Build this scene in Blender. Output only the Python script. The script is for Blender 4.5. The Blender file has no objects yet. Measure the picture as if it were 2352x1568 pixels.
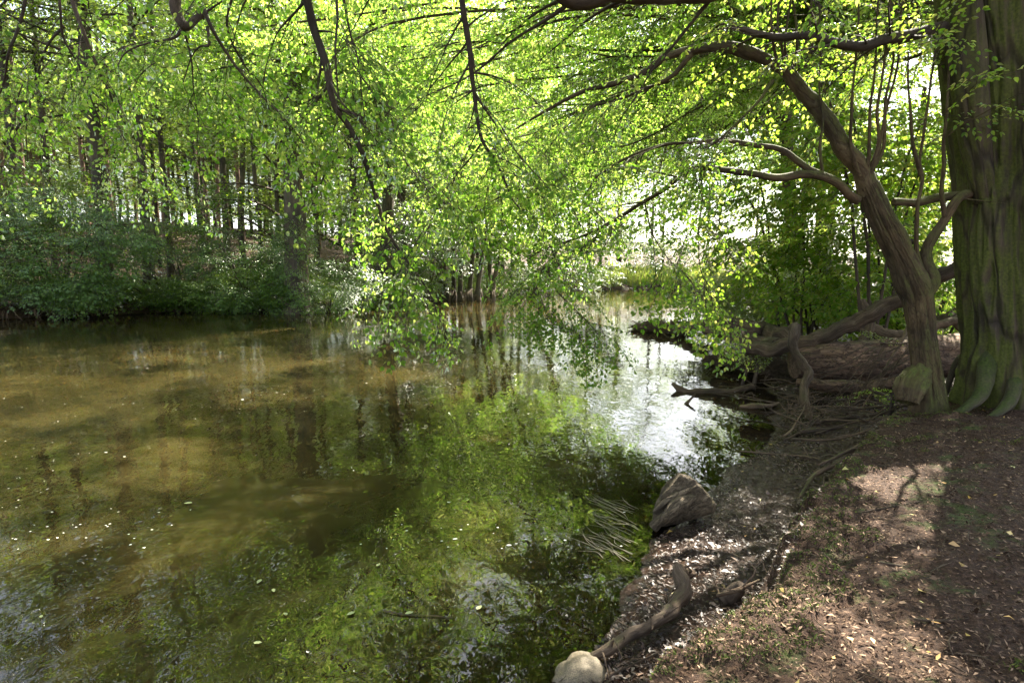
import bpy, math
import numpy as np
from mathutils import Vector

# ------------------------------------------------------------------ camera, sky, sun, exposure
sc = bpy.context.scene
COL = sc.collection
F, CX, CY, HZ, CAMH = 1307.0, 1176.0, 784.0, 620.0, 2.0     # photo pixels at 2352 wide
PITCH = math.atan((CY - HZ) / F)
cd = bpy.data.cameras.new('camera'); cam = bpy.data.objects.new('camera', cd); COL.objects.link(cam)
cam.location = (0, 0, CAMH); cam.rotation_euler = (math.pi / 2 - PITCH, 0, 0)
cd.sensor_width = 36; cd.lens = 36 * F / 2352; cd.clip_start = 0.05; cd.clip_end = 1500
sc.camera = cam
SUN_AZ, SUN_EL = math.radians(32), math.radians(46)
w = bpy.data.worlds.new("World"); sc.world = w; w.use_nodes = True
wn = w.node_tree; bg = wn.nodes['Background']; sk = wn.nodes.new('ShaderNodeTexSky')
sk.sky_type = 'NISHITA'; sk.sun_disc = False; sk.sun_elevation = SUN_EL; sk.sun_rotation = SUN_AZ
sk.dust_density = 2.5; sk.air_density = 1.0
hs = wn.nodes.new('ShaderNodeHueSaturation'); hs.inputs['Saturation'].default_value = .55; wn.links.new(sk.outputs[0], hs.inputs['Color']); wn.links.new(hs.outputs[0], bg.inputs[0]); bg.inputs[1].default_value = 0.07
sd = bpy.data.lights.new('sun', 'SUN'); so = bpy.data.objects.new('sun', sd); COL.objects.link(so)
sd.energy = 5.0; sd.angle = math.radians(0.5); sd.color = (1.0, 0.93, 0.80)
S = Vector((math.sin(SUN_AZ) * math.cos(SUN_EL), math.cos(SUN_AZ) * math.cos(SUN_EL), math.sin(SUN_EL)))
so.rotation_euler = S.to_track_quat('Z', 'Y').to_euler()
sc.view_settings.view_transform = 'Standard'; sc.view_settings.look = 'None'
sc.view_settings.exposure = 3.1; sc.view_settings.gamma = 1.0
cy = sc.cycles
cy.max_bounces = 9; cy.diffuse_bounces = 4; cy.glossy_bounces = 3; cy.transmission_bounces = 7
cy.transparent_max_bounces = 8; cy.sample_clamp_indirect = 6; cy.caustics_reflective = False; cy.caustics_refractive = False

rng = np.random.default_rng(11)
SUNV = np.array(S)

# ------------------------------------------------------------------ projection helpers
def ray(u, v):
    a = (CY - v) / F
    return np.array([(u - CX) / F, math.cos(PITCH) + a * math.sin(PITCH), -math.sin(PITCH) + a * math.cos(PITCH)])
def P(u, v, d):                      # photo pixel at depth d (world Y)
    r = ray(u, v); return np.array([0, 0, CAMH]) + r / r[1] * d
def G(u, v, z=0.0):                  # photo pixel on the level z
    r = ray(u, v); return np.array([0, 0, CAMH]) + r * ((z - CAMH) / r[2])

# ------------------------------------------------------------------ noise
def _h(ix, iy, iz, s):
    n = (ix.astype(np.int64) * 374761393 + iy.astype(np.int64) * 668265263 + iz.astype(np.int64) * 2147483647 + s * 974711) & 0xffffffff
    n = ((n ^ (n >> 13)) * 1274126177) & 0xffffffff
    n = ((n ^ (n >> 16)) * 2246822519) & 0xffffffff
    return ((n ^ (n >> 15)) & 0xffffff) / float(0xffffff)
def vnoise(p, s=0):
    p = np.asarray(p, float); i = np.floor(p); f = p - i; f = f * f * (3 - 2 * f)
    r = 0
    for a in (0, 1):
        for b in (0, 1):
            for c in (0, 1):
                wgt = (f[..., 0] if a else 1 - f[..., 0]) * (f[..., 1] if b else 1 - f[..., 1]) * (f[..., 2] if c else 1 - f[..., 2])
                r = r + wgt * _h(i[..., 0] + a, i[..., 1] + b, i[..., 2] + c, s)
    return r * 2 - 1
def fbm(p, o=4, s=0):
    p = np.asarray(p, float); r = 0; a = 1; t = 0
    for k in range(o):
        r = r + a * vnoise(p * 2 ** k, s + k); t += a; a *= .5
    return r / t
def sstep(a, b, x):
    t = np.clip((x - a) / (b - a), 0, 1); return t * t * (3 - 2 * t)

# ------------------------------------------------------------------ mesh helpers
class MB:
    def __init__(s): s.v = []; s.f = {3: [], 4: []}; s.n = 0; s.g = []; s.hasg = False
    def add(s, V, Fc, mi=0, grain=None):
        V = np.asarray(V, float).reshape(-1, 3); Fc = np.asarray(Fc, np.int64); s.g.append(V if grain is None else np.asarray(grain, float).reshape(-1, 3)); s.hasg |= grain is not None
        s.f[Fc.shape[1]].append((Fc + s.n, np.full(len(Fc), mi))); s.v.append(V); s.n += len(V); return s
    def build(s, name, mats, parent=None, smooth=True):
        me = bpy.data.meshes.new(name); V = np.concatenate(s.v)
        me.vertices.add(len(V)); me.vertices.foreach_set('co', V.ravel())
        li = []; tot = []; mi = []
        for k in (3, 4):
            for Fc, m in s.f[k]:
                li.append(Fc.ravel()); tot.append(np.full(len(Fc), k)); mi.append(m)
        li = np.concatenate(li); tot = np.concatenate(tot); mi = np.concatenate(mi)
        me.loops.add(len(li)); me.loops.foreach_set('vertex_index', li)
        me.polygons.add(len(tot)); st = np.concatenate([[0], np.cumsum(tot)[:-1]])
        me.polygons.foreach_set('loop_start', st)
        me.polygons.foreach_set('material_index', mi)
        me.polygons.foreach_set('use_smooth', np.full(len(tot), smooth))
        me.update(calc_edges=True)
        if s.hasg: ga = me.attributes.new('grain', 'FLOAT_VECTOR', 'POINT'); ga.data.foreach_set('vector', np.concatenate(s.g).astype(np.float32).ravel())
        for m in (mats if isinstance(mats, (list, tuple)) else [mats]): me.materials.append(m)
        o = bpy.data.objects.new(name, me); COL.objects.link(o)
        if parent is not None:
            o.parent = parent; o.matrix_parent_inverse = parent.matrix_basis.inverted()
        return o
def thing(name, label, cat, loc=(0, 0, 0), group=None):
    o = bpy.data.objects.new(name, None); COL.objects.link(o); o.location = tuple(float(c) for c in loc)
    o.empty_display_size = .2; bpy.context.view_layer.update()
    return tag(o, label, cat, group)
def tag(o, label=None, cat=None, group=None, kind=None):
    if label: o['label'] = label
    if cat: o['category'] = cat
    if group: o['group'] = group
    if kind: o['kind'] = kind
    return o

def spline(pts, rad, sub):
    pts = np.asarray(pts, float); rad = np.asarray(rad, float); n = len(pts)
    if n == 2: pts = np.array([pts[0], (pts[0] + pts[1]) / 2, pts[1]]); rad = np.array([rad[0], rad.mean(), rad[1]]); n = 3
    q = np.vstack([2 * pts[0] - pts[1], pts, 2 * pts[-1] - pts[-2]])
    o = []; ro = []
    for i in range(n - 1):
        t = np.linspace(0, 1, sub, endpoint=False)[:, None]
        a, b, c, d = q[i], q[i + 1], q[i + 2], q[i + 3]
        o.append(.5 * ((2 * b) + (-a + c) * t + (2 * a - 5 * b + 4 * c - d) * t * t + (-a + 3 * b - 3 * c + d) * t ** 3))
        ro.append(rad[i] + (rad[i + 1] - rad[i]) * t[:, 0])
    o.append(pts[-1:]); ro.append(rad[-1:])
    return np.vstack(o), np.concatenate(ro)
def frames(p):
    t = np.gradient(p, axis=0); t /= np.linalg.norm(t, axis=1)[:, None] + 1e-9
    u = np.cross(t[0], [0.13, 1, .21]); u /= np.linalg.norm(u) + 1e-9; U = [u]
    for i in range(1, len(p)):
        u = U[-1] - t[i] * np.dot(U[-1], t[i]); u /= np.linalg.norm(u) + 1e-9; U.append(u)
    U = np.array(U); return t, U, np.cross(t, U)
def tube(mb, pts, rad, n=8, sub=5, amp=0.0, freq=6.0, mi=0, kink=0.0, cap=True, flute=None, seed=0, raw=False):
    if raw: p, r = np.asarray(pts, float), np.asarray(rad, float)
    else: p, r = spline(pts, rad, sub)
    if kink:
        p = p + np.stack([vnoise(p * freq * .4 + k * 17, seed) for k in range(3)], 1) * kink * r[:, None] * 2
    t, U, W = frames(p); m = len(p)
    th = np.linspace(0, 2 * np.pi, n, endpoint=False)
    dirs = U[:, None] * np.cos(th)[None, :, None] + W[:, None] * np.sin(th)[None, :, None]
    R = np.repeat(r[:, None], n, 1)
    if flute is not None: R = R * flute(np.linspace(0, 1, m)[:, None], th[None, :])
    V = p[:, None] + dirs * R[..., None]
    if amp: V = V + dirs * (fbm(V * freq, 3, seed) * amp)[..., None] * R[..., None]
    i = np.arange(m - 1)[:, None] * n; j = np.arange(n)[None]; k = (j + 1) % n
    Fq = np.stack([i + j, i + k, i + n + k, i + n + j], -1).reshape(-1, 4)
    Vf = V.reshape(-1, 3); base = mb.n
    ls = np.concatenate([[0], np.cumsum(np.linalg.norm(np.diff(p, axis=0), axis=1))]) + rng.uniform(0, 50); rm = max(float(r.mean()), .01)
    gr = np.stack([np.cos(th)[None] * rm + 0 * ls[:, None], np.sin(th)[None] * rm + 0 * ls[:, None], ls[:, None] + 0 * th[None]], -1).reshape(-1, 3) if n > 4 else None
    mb.add(Vf, Fq, mi, gr)
    if cap:
        for e, o in ((0, 1), (m - 1, 0)):
            ring = Vf[e * n:(e + 1) * n]; c = ring.mean(0) + (t[e] * (r[e] * .15) * (1 if e else -1))
            idx = np.arange(n); a, b = (idx, (idx + 1) % n) if not o else ((idx + 1) % n, idx)
            mb.add(np.vstack([ring, c]), np.stack([a, b, np.full(n, n)], 1), mi, None if gr is None else np.vstack([gr[e * n:(e + 1) * n], gr[e * n:(e + 1) * n].mean(0)]))
    return p, r

# ------------------------------------------------------------------ materials
def newmat(name):
    m = bpy.data.materials.new(name); m.use_nodes = True; nt = m.node_tree; nt.nodes.clear()
    out = nt.nodes.new('ShaderNodeOutputMaterial'); return m, nt, out
def N(nt, typ, **kw):
    n = nt.nodes.new(typ)
    for k, v in kw.items():
        if k.startswith('i_'):
            key = k[2:].replace('_', ' ')
            n.inputs[int(key) if key.isdigit() else key].default_value = v
        else: setattr(n, k, v)
    return n
def ramp(nt, stops):
    r = nt.nodes.new('ShaderNodeValToRGB'); e = r.color_ramp.elements
    e[0].position, e[0].color = stops[0][0], (*stops[0][1], 1); e[1].position, e[1].color = stops[-1][0], (*stops[-1][1], 1)
    for p, c in stops[1:-1]: x = e.new(p); x.color = (*c, 1)
    return r
def leaf_mat(name, dif, trn, gloss=.5, tmix=.5, rough=.42):
    m, nt, out = newmat(name); L = nt.links.new
    g = N(nt, 'ShaderNodeNewGeometry')
    rd = ramp(nt, [(i / (len(dif) - 1), c) for i, c in enumerate(dif)]); rt = ramp(nt, [(i / (len(trn) - 1), c) for i, c in enumerate(trn)])
    L(g.outputs['Random Per Island'], rd.inputs[0]); L(g.outputs['Random Per Island'], rt.inputs[0])
    d = N(nt, 'ShaderNodeBsdfDiffuse'); t = N(nt, 'ShaderNodeBsdfTranslucent'); gl = N(nt, 'ShaderNodeBsdfGlossy', i_Roughness=rough)
    L(rd.outputs[0], d.inputs[0]); L(rt.outputs[0], t.inputs[0])
    mx = N(nt, 'ShaderNodeMixShader', i_0=tmix); L(d.outputs[0], mx.inputs[1]); L(t.outputs[0], mx.inputs[2])
    fr = N(nt, 'ShaderNodeFresnel', i_IOR=1.42); mu = N(nt, 'ShaderNodeMath', operation='MULTIPLY'); mu.inputs[1].default_value = gloss
    L(fr.outputs[0], mu.inputs[0]); mg = N(nt, 'ShaderNodeMixShader'); L(mu.outputs[0], mg.inputs[0]); L(mx.outputs[0], mg.inputs[1]); L(gl.outputs[0], mg.inputs[2])
    L(mg.outputs[0], out.inputs[0]); return m
def bark_mat(name, cols, moss=None, scale=14, stretch=.22, bump=.6, mossamt=.5, rough=.85, mossdir=(-1, 0, .2), crack=.0, cscale=5, cstretch=.35):
    m, nt, out = newmat(name); L = nt.links.new
    ga = N(nt, 'ShaderNodeAttribute', attribute_name='grain'); ge = N(nt, 'ShaderNodeNewGeometry')
    has = N(nt, 'ShaderNodeMixRGB', blend_type='MIX'); ln = N(nt, 'ShaderNodeVectorMath', operation='LENGTH'); L(ga.outputs['Vector'], ln.inputs[0])
    gt = N(nt, 'ShaderNodeMath', operation='GREATER_THAN'); gt.inputs[1].default_value = 1e-5; L(ln.outputs['Value'], gt.inputs[0]); L(gt.outputs[0], has.inputs[0]); L(ge.outputs['Position'], has.inputs[1]); L(ga.outputs['Vector'], has.inputs[2])
    mp = N(nt, 'ShaderNodeMapping'); mp.inputs['Scale'].default_value = (1, 1, stretch); L(has.outputs[0], mp.inputs[0])
    n1 = N(nt, 'ShaderNodeTexNoise', i_Scale=scale, i_Detail=8, i_Roughness=.68, i_Distortion=.3); L(mp.outputs[0], n1.inputs['Vector'])
    n0 = N(nt, 'ShaderNodeTexNoise', i_Scale=scale * 4.5, i_Detail=6, i_Roughness=.7); L(mp.outputs[0], n0.inputs['Vector'])
    nl = N(nt, 'ShaderNodeTexNoise', i_Scale=1.7, i_Detail=3); L(ge.outputs['Position'], nl.inputs['Vector'])
    hm = N(nt, 'ShaderNodeMixRGB'); hm.inputs[0].default_value = .4; L(n1.outputs[0], hm.inputs[1]); L(n0.outputs[0], hm.inputs[2]); h = hm.outputs[0]
    r = ramp(nt, [(.34, cols[0]), (.5, cols[1]), (.66, cols[2])]); L(h, r.inputs[0]); col = r.outputs[0]
    pl = ramp(nt, [(.35, (.6, .6, .62)), (.65, (1.25, 1.15, 1.05))]); L(nl.outputs[0], pl.inputs[0]); pm = N(nt, 'ShaderNodeMixRGB', blend_type='MULTIPLY'); pm.inputs[0].default_value = 1; L(col, pm.inputs[1]); L(pl.outputs[0], pm.inputs[2]); col = pm.outputs[0]
    if crack:
        mp2 = N(nt, 'ShaderNodeMapping'); mp2.inputs['Scale'].default_value = (1, 1, cstretch); L(has.outputs[0], mp2.inputs[0])
        wv = N(nt, 'ShaderNodeTexNoise', i_Scale=cscale * 1.4, i_Detail=3); L(mp2.outputs[0], wv.inputs['Vector']); wa = N(nt, 'ShaderNodeMixRGB', blend_type='ADD'); wa.inputs[0].default_value = .35; L(mp2.outputs[0], wa.inputs[1]); L(wv.outputs[1], wa.inputs[2])
        vo = N(nt, 'ShaderNodeTexVoronoi', feature='DISTANCE_TO_EDGE', i_Scale=cscale); L(wa.outputs[0], vo.inputs['Vector'])
        vr = ramp(nt, [(0, (.12, .1, .08)), (.09, (1, 1, 1))]); L(vo.outputs[0], vr.inputs[0])
        dk = N(nt, 'ShaderNodeMixRGB', blend_type='MULTIPLY'); dk.inputs[0].default_value = crack; L(col, dk.inputs[1]); L(vr.outputs[0], dk.inputs[2]); col = dk.outputs[0]
        hh = N(nt, 'ShaderNodeMixRGB', blend_type='MULTIPLY'); hh.inputs[0].default_value = crack; L(h, hh.inputs[1]); L(vr.outputs[0], hh.inputs[2]); h = hh.outputs[0]
    if moss:
        n2 = N(nt, 'ShaderNodeTexNoise', i_Scale=2.6, i_Detail=8, i_Roughness=.75); L(ge.outputs['Position'], n2.inputs['Vector'])
        dt = N(nt, 'ShaderNodeVectorMath', operation='DOT_PRODUCT'); dt.inputs[1].default_value = mossdir
        L(ge.outputs['Normal'], dt.inputs[0])
        ad = N(nt, 'ShaderNodeMath', operation='MULTIPLY_ADD'); ad.inputs[1].default_value = .22; L(dt.outputs['Value'], ad.inputs[0]); L(n2.outputs[0], ad.inputs[2])
        mr = ramp(nt, [(.72 - .35 * mossamt, (0, 0, 0)), (.98 - .35 * mossamt, (1, 1, 1))]); L(ad.outputs[0], mr.inputs[0])
        n3 = N(nt, 'ShaderNodeTexNoise', i_Scale=40, i_Detail=4); L(ge.outputs['Position'], n3.inputs['Vector'])
        mc = ramp(nt, [(.3, moss[0]), (.7, moss[1])]); L(n3.outputs[0], mc.inputs[0])
        hf = N(nt, 'ShaderNodeMath', operation='MULTIPLY'); L(mr.outputs[0], hf.inputs[0]); hr = ramp(nt, [(.3, (.25, .25, .25)), (.5, (1, 1, 1))]); L(h, hr.inputs[0]); L(hr.outputs[0], hf.inputs[1])
        mm = N(nt, 'ShaderNodeMixRGB'); L(hf.outputs[0], mm.inputs[0]); L(col, mm.inputs[1]); L(mc.outputs[0], mm.inputs[2]); col = mm.outputs[0]
    b = N(nt, 'ShaderNodeBsdfPrincipled', i_Roughness=rough); L(col, b.inputs['Base Color']); b.inputs['Specular IOR Level'].default_value = .3
    bp = N(nt, 'ShaderNodeBump', i_Strength=bump, i_Distance=.04); L(h, bp.inputs['Height']); L(bp.outputs[0], b.inputs['Normal'])
    L(b.outputs[0], out.inputs[0]); return m
def rand_mat(name, cols, rough=.8, trans=0.0, spec=.5, wet=0.0):
    m, nt, out = newmat(name); L = nt.links.new; g = N(nt, 'ShaderNodeNewGeometry')
    r = ramp(nt, [(i / (len(cols) - 1), c) for i, c in enumerate(cols)]); L(g.outputs['Random Per Island'], r.inputs[0])
    b = N(nt, 'ShaderNodeBsdfPrincipled', i_Roughness=rough); L(r.outputs[0], b.inputs['Base Color'])
    b.inputs['Specular IOR Level'].default_value = spec
    L(b.outputs[0], out.inputs[0]); return m

M_near = leaf_mat('hornbeam_leaf', [(.05, .10, .010), (.07, .13, .013), (.10, .16, .016)], [(.22, .48, .03), (.38, .64, .06), (.72, .80, .20)], .35, .62)
M_right = leaf_mat('right_leaf', [(.045, .10, .012), (.07, .13, .018), (.10, .16, .02)], [(.28, .54, .03), (.44, .68, .05), (.78, .74, .18)], .35, .62)
M_far = leaf_mat('forest_leaf', [(.045, .095, .014), (.065, .12, .02), (.09, .145, .025)], [(.26, .46, .03), (.38, .58, .035), (.52, .66, .06)], .7, .5)
M_cool = leaf_mat('hazel_leaf', [(.065, .135, .03), (.085, .155, .032), (.12, .18, .035)], [(.26, .50, .03), (.36, .58, .035), (.50, .66, .04)], 1.3, .42, .4)
M_pale = leaf_mat('bramble_leaf', [(.08, .13, .03), (.12, .17, .04), (.16, .19, .06)], [(.35, .48, .06), (.5, .58, .09), (.62, .62, .15)], .7, .5)
M_reed = leaf_mat('reed_blade', [(.10, .18, .03), (.16, .22, .05), (.34, .30, .14)], [(.35, .5, .05), (.5, .6, .1), (.6, .55, .2)], .4, .5)
MOSS = ((.040, .046, .009), (.095, .105, .018))
M_bark = bark_mat('smooth_hornbeam_bark', [(.025, .02, .013), (.07, .052, .034), (.13, .10, .07)], MOSS, 9, .14, .8, .85, crack=.75, cscale=3.2, cstretch=.22)
M_bark2 = bark_mat('leaning_hornbeam_bark', [(.028, .019, .010), (.075, .052, .027), (.14, .11, .06)], MOSS, 15, .2, .8, .66, mossdir=(.5, -.3, .9), crack=.35, cscale=7, cstretch=.3)
M_twig = bark_mat('twig_bark', [(.028, .02, .014), (.055, .042, .03), (.09, .07, .05)], None, 40, .3, .4)
M_forest = bark_mat('forest_bark', [(.04, .033, .022), (.08, .066, .045), (.13, .11, .08)], ((.035, .05, .012), (.07, .09, .025)), 12, .15, .8, .45)
M_pine = bark_mat('pine_bark', [(.10, .065, .05), (.2, .13, .1), (.30, .21, .17)], None, 9, .2, .8, crack=.5, cscale=6)
M_log = bark_mat('furrowed_log_bark', [(.045, .026, .016), (.13, .08, .05), (.27, .19, .125)], ((.05, .06, .012), (.09, .11, .02)), 12, .2, 1.0, .15, mossdir=(0, 0, 1), crack=.85, cscale=11, cstretch=.28)
M_dead = bark_mat('dead_wood', [(.035, .024, .014), (.11, .078, .05), (.25, .195, .14)], ((.045, .05, .015), (.09, .095, .03)), 26, .09, 1.0, .25, mossdir=(0, 0, 1), crack=.45, cscale=24, cstretch=.12)
M_root = bark_mat('root_bark', [(.04, .027, .016), (.11, .078, .05), (.21, .155, .11)], ((.04, .06, .01), (.08, .11, .02)), 26, .15, .8, .15, mossdir=(0, 0, 1))
M_mosst = rand_mat('moss', [(.035, .05, .006), (.075, .10, .011), (.15, .18, .022)], .9)
M_litter = rand_mat('litter', [(.014, .007, .004), (.034, .019, .011), (.065, .040, .024), (.13, .085, .056), (.30, .205, .135)], .85, spec=.08)
M_wetl = rand_mat('wet_litter', [(.014, .009, .006), (.03, .018, .012), (.055, .034, .022), (.13, .085, .06)], .48, spec=.4)

# ground
def ground_mat():
    m, nt, out = newmat('forest_soil'); L = nt.links.new
    g = N(nt, 'ShaderNodeNewGeometry'); sx = N(nt, 'ShaderNodeSeparateXYZ'); L(g.outputs['Position'], sx.inputs[0])
    n1 = N(nt, 'ShaderNodeTexNoise', i_Scale=3.0, i_Detail=10, i_Roughness=.7); n2 = N(nt, 'ShaderNodeTexNoise', i_Scale=45, i_Detail=8, i_Roughness=.75)
    L(g.outputs['Position'], n1.inputs['Vector']); L(g.outputs['Position'], n2.inputs['Vector'])
    r2 = ramp(nt, [(.32, (.012, .006, .003)), (.5, (.046, .024, .013)), (.70, (.13, .074, .044))]); L(n2.outputs[0], r2.inputs[0])
    r1 = ramp(nt, [(.56, (0, 0, 0)), (.66, (1, 1, 1))]); L(n1.outputs[0], r1.inputs[0])
    mc = ramp(nt, [(.35, (.03, .045, .01)), (.65, (.075, .10, .02))]); L(n2.outputs[0], mc.inputs[0])
    dry = N(nt, 'ShaderNodeMapRange', i_1=.06, i_2=.30); L(sx.outputs[2], dry.inputs[0])
    mf = N(nt, 'ShaderNodeMath', operation='MULTIPLY'); L(r1.outputs[0], mf.inputs[0]); L(dry.outputs[0], mf.inputs[1])
    mx = N(nt, 'ShaderNodeMixRGB'); L(mf.outputs[0], mx.inputs[0]); L(r2.outputs[0], mx.inputs[1]); L(mc.outputs[0], mx.inputs[2])
    wet = N(nt, 'ShaderNodeMapRange', i_1=.03, i_2=.16, i_3=.45, i_4=1.0); L(sx.outputs[2], wet.inputs[0])
    mw = N(nt, 'ShaderNodeMixRGB', blend_type='MULTIPLY'); mw.inputs[0].default_value = 1; L(mx.outputs[0], mw.inputs[1]); L(wet.outputs[0], mw.inputs[2])
    ro = N(nt, 'ShaderNodeMapRange', i_1=.02, i_2=.18, i_3=.12, i_4=.9); L(sx.outputs[2], ro.inputs[0])
    b = N(nt, 'ShaderNodeBsdfPrincipled'); b.inputs['Specular IOR Level'].default_value = .25; L(mw.outputs[0], b.inputs['Base Color']); L(ro.outputs[0], b.inputs['Roughness'])
    bp = N(nt, 'ShaderNodeBump', i_Strength=1.0, i_Distance=.03); L(n2.outputs[0], bp.inputs['Height']); L(bp.outputs[0], b.inputs['Normal'])
    L(b.outputs[0], out.inputs[0]); return m
def water_mat():
    m, nt, out = newmat('river_water'); L = nt.links.new
    g = N(nt, 'ShaderNodeNewGeometry')
    mp = N(nt, 'ShaderNodeMapping'); mp.inputs['Rotation'].default_value = (0, 0, math.radians(-32)); mp.inputs['Scale'].default_value = (1.0, .6, 1)
    L(g.outputs['Position'], mp.inputs[0])
    n1 = N(nt, 'ShaderNodeTexNoise', i_Scale=7, i_Detail=0, i_Roughness=.5, i_Distortion=1.0); L(mp.outputs[0], n1.inputs['Vector'])
    n2 = N(nt, 'ShaderNodeTexNoise', i_Scale=1.6, i_Detail=1, i_Roughness=.4, i_Distortion=.6); L(mp.outputs[0], n2.inputs['Vector'])
    n4 = N(nt, 'ShaderNodeTexNoise', i_Scale=26, i_Detail=0, i_Roughness=.5, i_Distortion=.3); L(mp.outputs[0], n4.inputs['Vector'])
    b1 = N(nt, 'ShaderNodeBump', i_Strength=1.0, i_Distance=.0014); L(n1.outputs[0], b1.inputs['Height'])
    b2 = N(nt, 'ShaderNodeBump', i_Strength=1.0, i_Distance=.007); L(n2.outputs[0], b2.inputs['Height']); L(b1.outputs[0], b2.inputs['Normal'])
    b3 = N(nt, 'ShaderNodeBump', i_Strength=1.0, i_Distance=.0002); L(n4.outputs[0], b3.inputs['Height']); L(b2.outputs[0], b3.inputs['Normal'])
    n3 = N(nt, 'ShaderNodeTexNoise', i_Scale=.5, i_Detail=3); L(g.outputs['Position'], n3.inputs['Vector'])
    cr = ramp(nt, [(.35, (.015, .012, .004)), (.65, (.036, .028, .009))]); L(n3.outputs[0], cr.inputs[0])
    p = N(nt, 'ShaderNodeBsdfPrincipled', i_Roughness=.0, i_IOR=1.333); L(cr.outputs[0], p.inputs['Base Color'])
    p.subsurface_method = 'BURLEY'
    p.inputs['Subsurface Weight'].default_value = 1.0; p.inputs['Subsurface Radius'].default_value = (1, .75, .4); p.inputs['Subsurface Scale'].default_value = .35
    p.inputs['Specular IOR Level'].default_value = 0.0
    fr = N(nt, 'ShaderNodeFresnel', i_IOR=1.55); L(b3.outputs[0], fr.inputs['Normal'])
    gl = N(nt, 'ShaderNodeBsdfGlossy', i_Roughness=.0); L(b3.outputs[0], gl.inputs['Normal'])
    tr = N(nt, 'ShaderNodeBsdfTransparent'); tr.inputs[0].default_value = (.72, .62, .40, 1)
    at = N(nt, 'ShaderNodeAttribute', attribute_name='depth'); mr = N(nt, 'ShaderNodeMapRange', i_1=.0, i_2=.30, i_3=0.05, i_4=1); L(at.outputs['Fac'], mr.inputs[0])
    m1 = N(nt, 'ShaderNodeMixShader'); L(mr.outputs[0], m1.inputs[0]); L(tr.outputs[0], m1.inputs[1]); L(p.outputs[0], m1.inputs[2])
    m2 = N(nt, 'ShaderNodeMixShader'); L(fr.outputs[0], m2.inputs[0]); L(m1.outputs[0], m2.inputs[1]); L(gl.outputs[0], m2.inputs[2])
    L(m2.outputs[0], out.inputs[0]); return m

# ------------------------------------------------------------------ terrain
R_SHORE = [G(u, v)[:2] for u, v in [(1235, 1620), (1290, 1560), (1330, 1510), (1400, 1440), (1470, 1330), (1500, 1240), (1600, 1170), (1660, 1110), (1730, 1040), (1790, 985), (1800, 945), (1775, 905), (1760, 870), (1745, 840), (1700, 800), (1640, 775), (1560, 762), (1475, 757), (1540, 748), (1650, 745)]] + \
          [np.array(a, float) for a in [(10.5, 24), (12, 28), (15, 33.5), (24, 45), (40, 58), (80, 75)]]
L_SHORE = [np.array(a, float) for a in [(80, 92), (40, 72), (26, 66), (19, 62.5), (10.6, 61.5), (6, 61), (3.2, 56)]] + \
          [G(u, v)[:2] for u, v in [(1180, 674), (1080, 683), (980, 692), (870, 702), (760, 712), (690, 716), (560, 716), (450, 716), (330, 720), (200, 724), (60, 731), (-100, 738)]] + [np.array(a, float) for a in [(-45, 21), (-90, 18)]]
B_SHORE = [np.array(a, float) for a in [(-90, -20), (-12, -16), (-4, -5), (-1.4, -1), (-.3, 1.2)]]
WP = np.array(R_SHORE + L_SHORE + B_SHORE); NR, NL = len(R_SHORE), len(L_SHORE)
TOP = [np.array(a, float) for a in [(-6, -20), (-1.8, -3), (.2, 1.0)]] + [G(u, v, .42)[:2] for u, v in [(1500, 1620), (1545, 1540), (1600, 1460), (1740, 1370), (1815, 1290), (1850, 1200), (1900, 1120), (1990, 1015), (2060, 960), (2110, 940)]] + \
      [np.array(a, float) for a in [(6.3, 7.0), (8.5, 8.6), (10, 11.5), (12, 17), (15, 25), (20, 34), (34, 47), (90, 70)]]
TP = np.array(TOP + [np.array([90., -20.])])
def sdist(p, poly):
    """distance to a closed polygon, negative inside; also the nearest segment"""
    best = np.full(len(p), 1e9); seg = np.zeros(len(p), int); ins = np.zeros(len(p), bool); n = len(poly)
    for i in range(n):
        a, b = poly[i], poly[(i + 1) % n]; ab = b - a; t = np.clip(((p - a) @ ab) / (ab @ ab), 0, 1)
        d = np.hypot(*(p - a - t[:, None] * ab).T); m = d < best; best[m] = d[m]; seg[m] = i
        c = ((a[1] > p[:, 1]) != (b[1] > p[:, 1])) & (p[:, 0] < ab[0] * (p[:, 1] - a[1]) / (ab[1] + 1e-12) + a[0]); ins ^= c
    return np.where(ins, -best, best), seg
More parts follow.
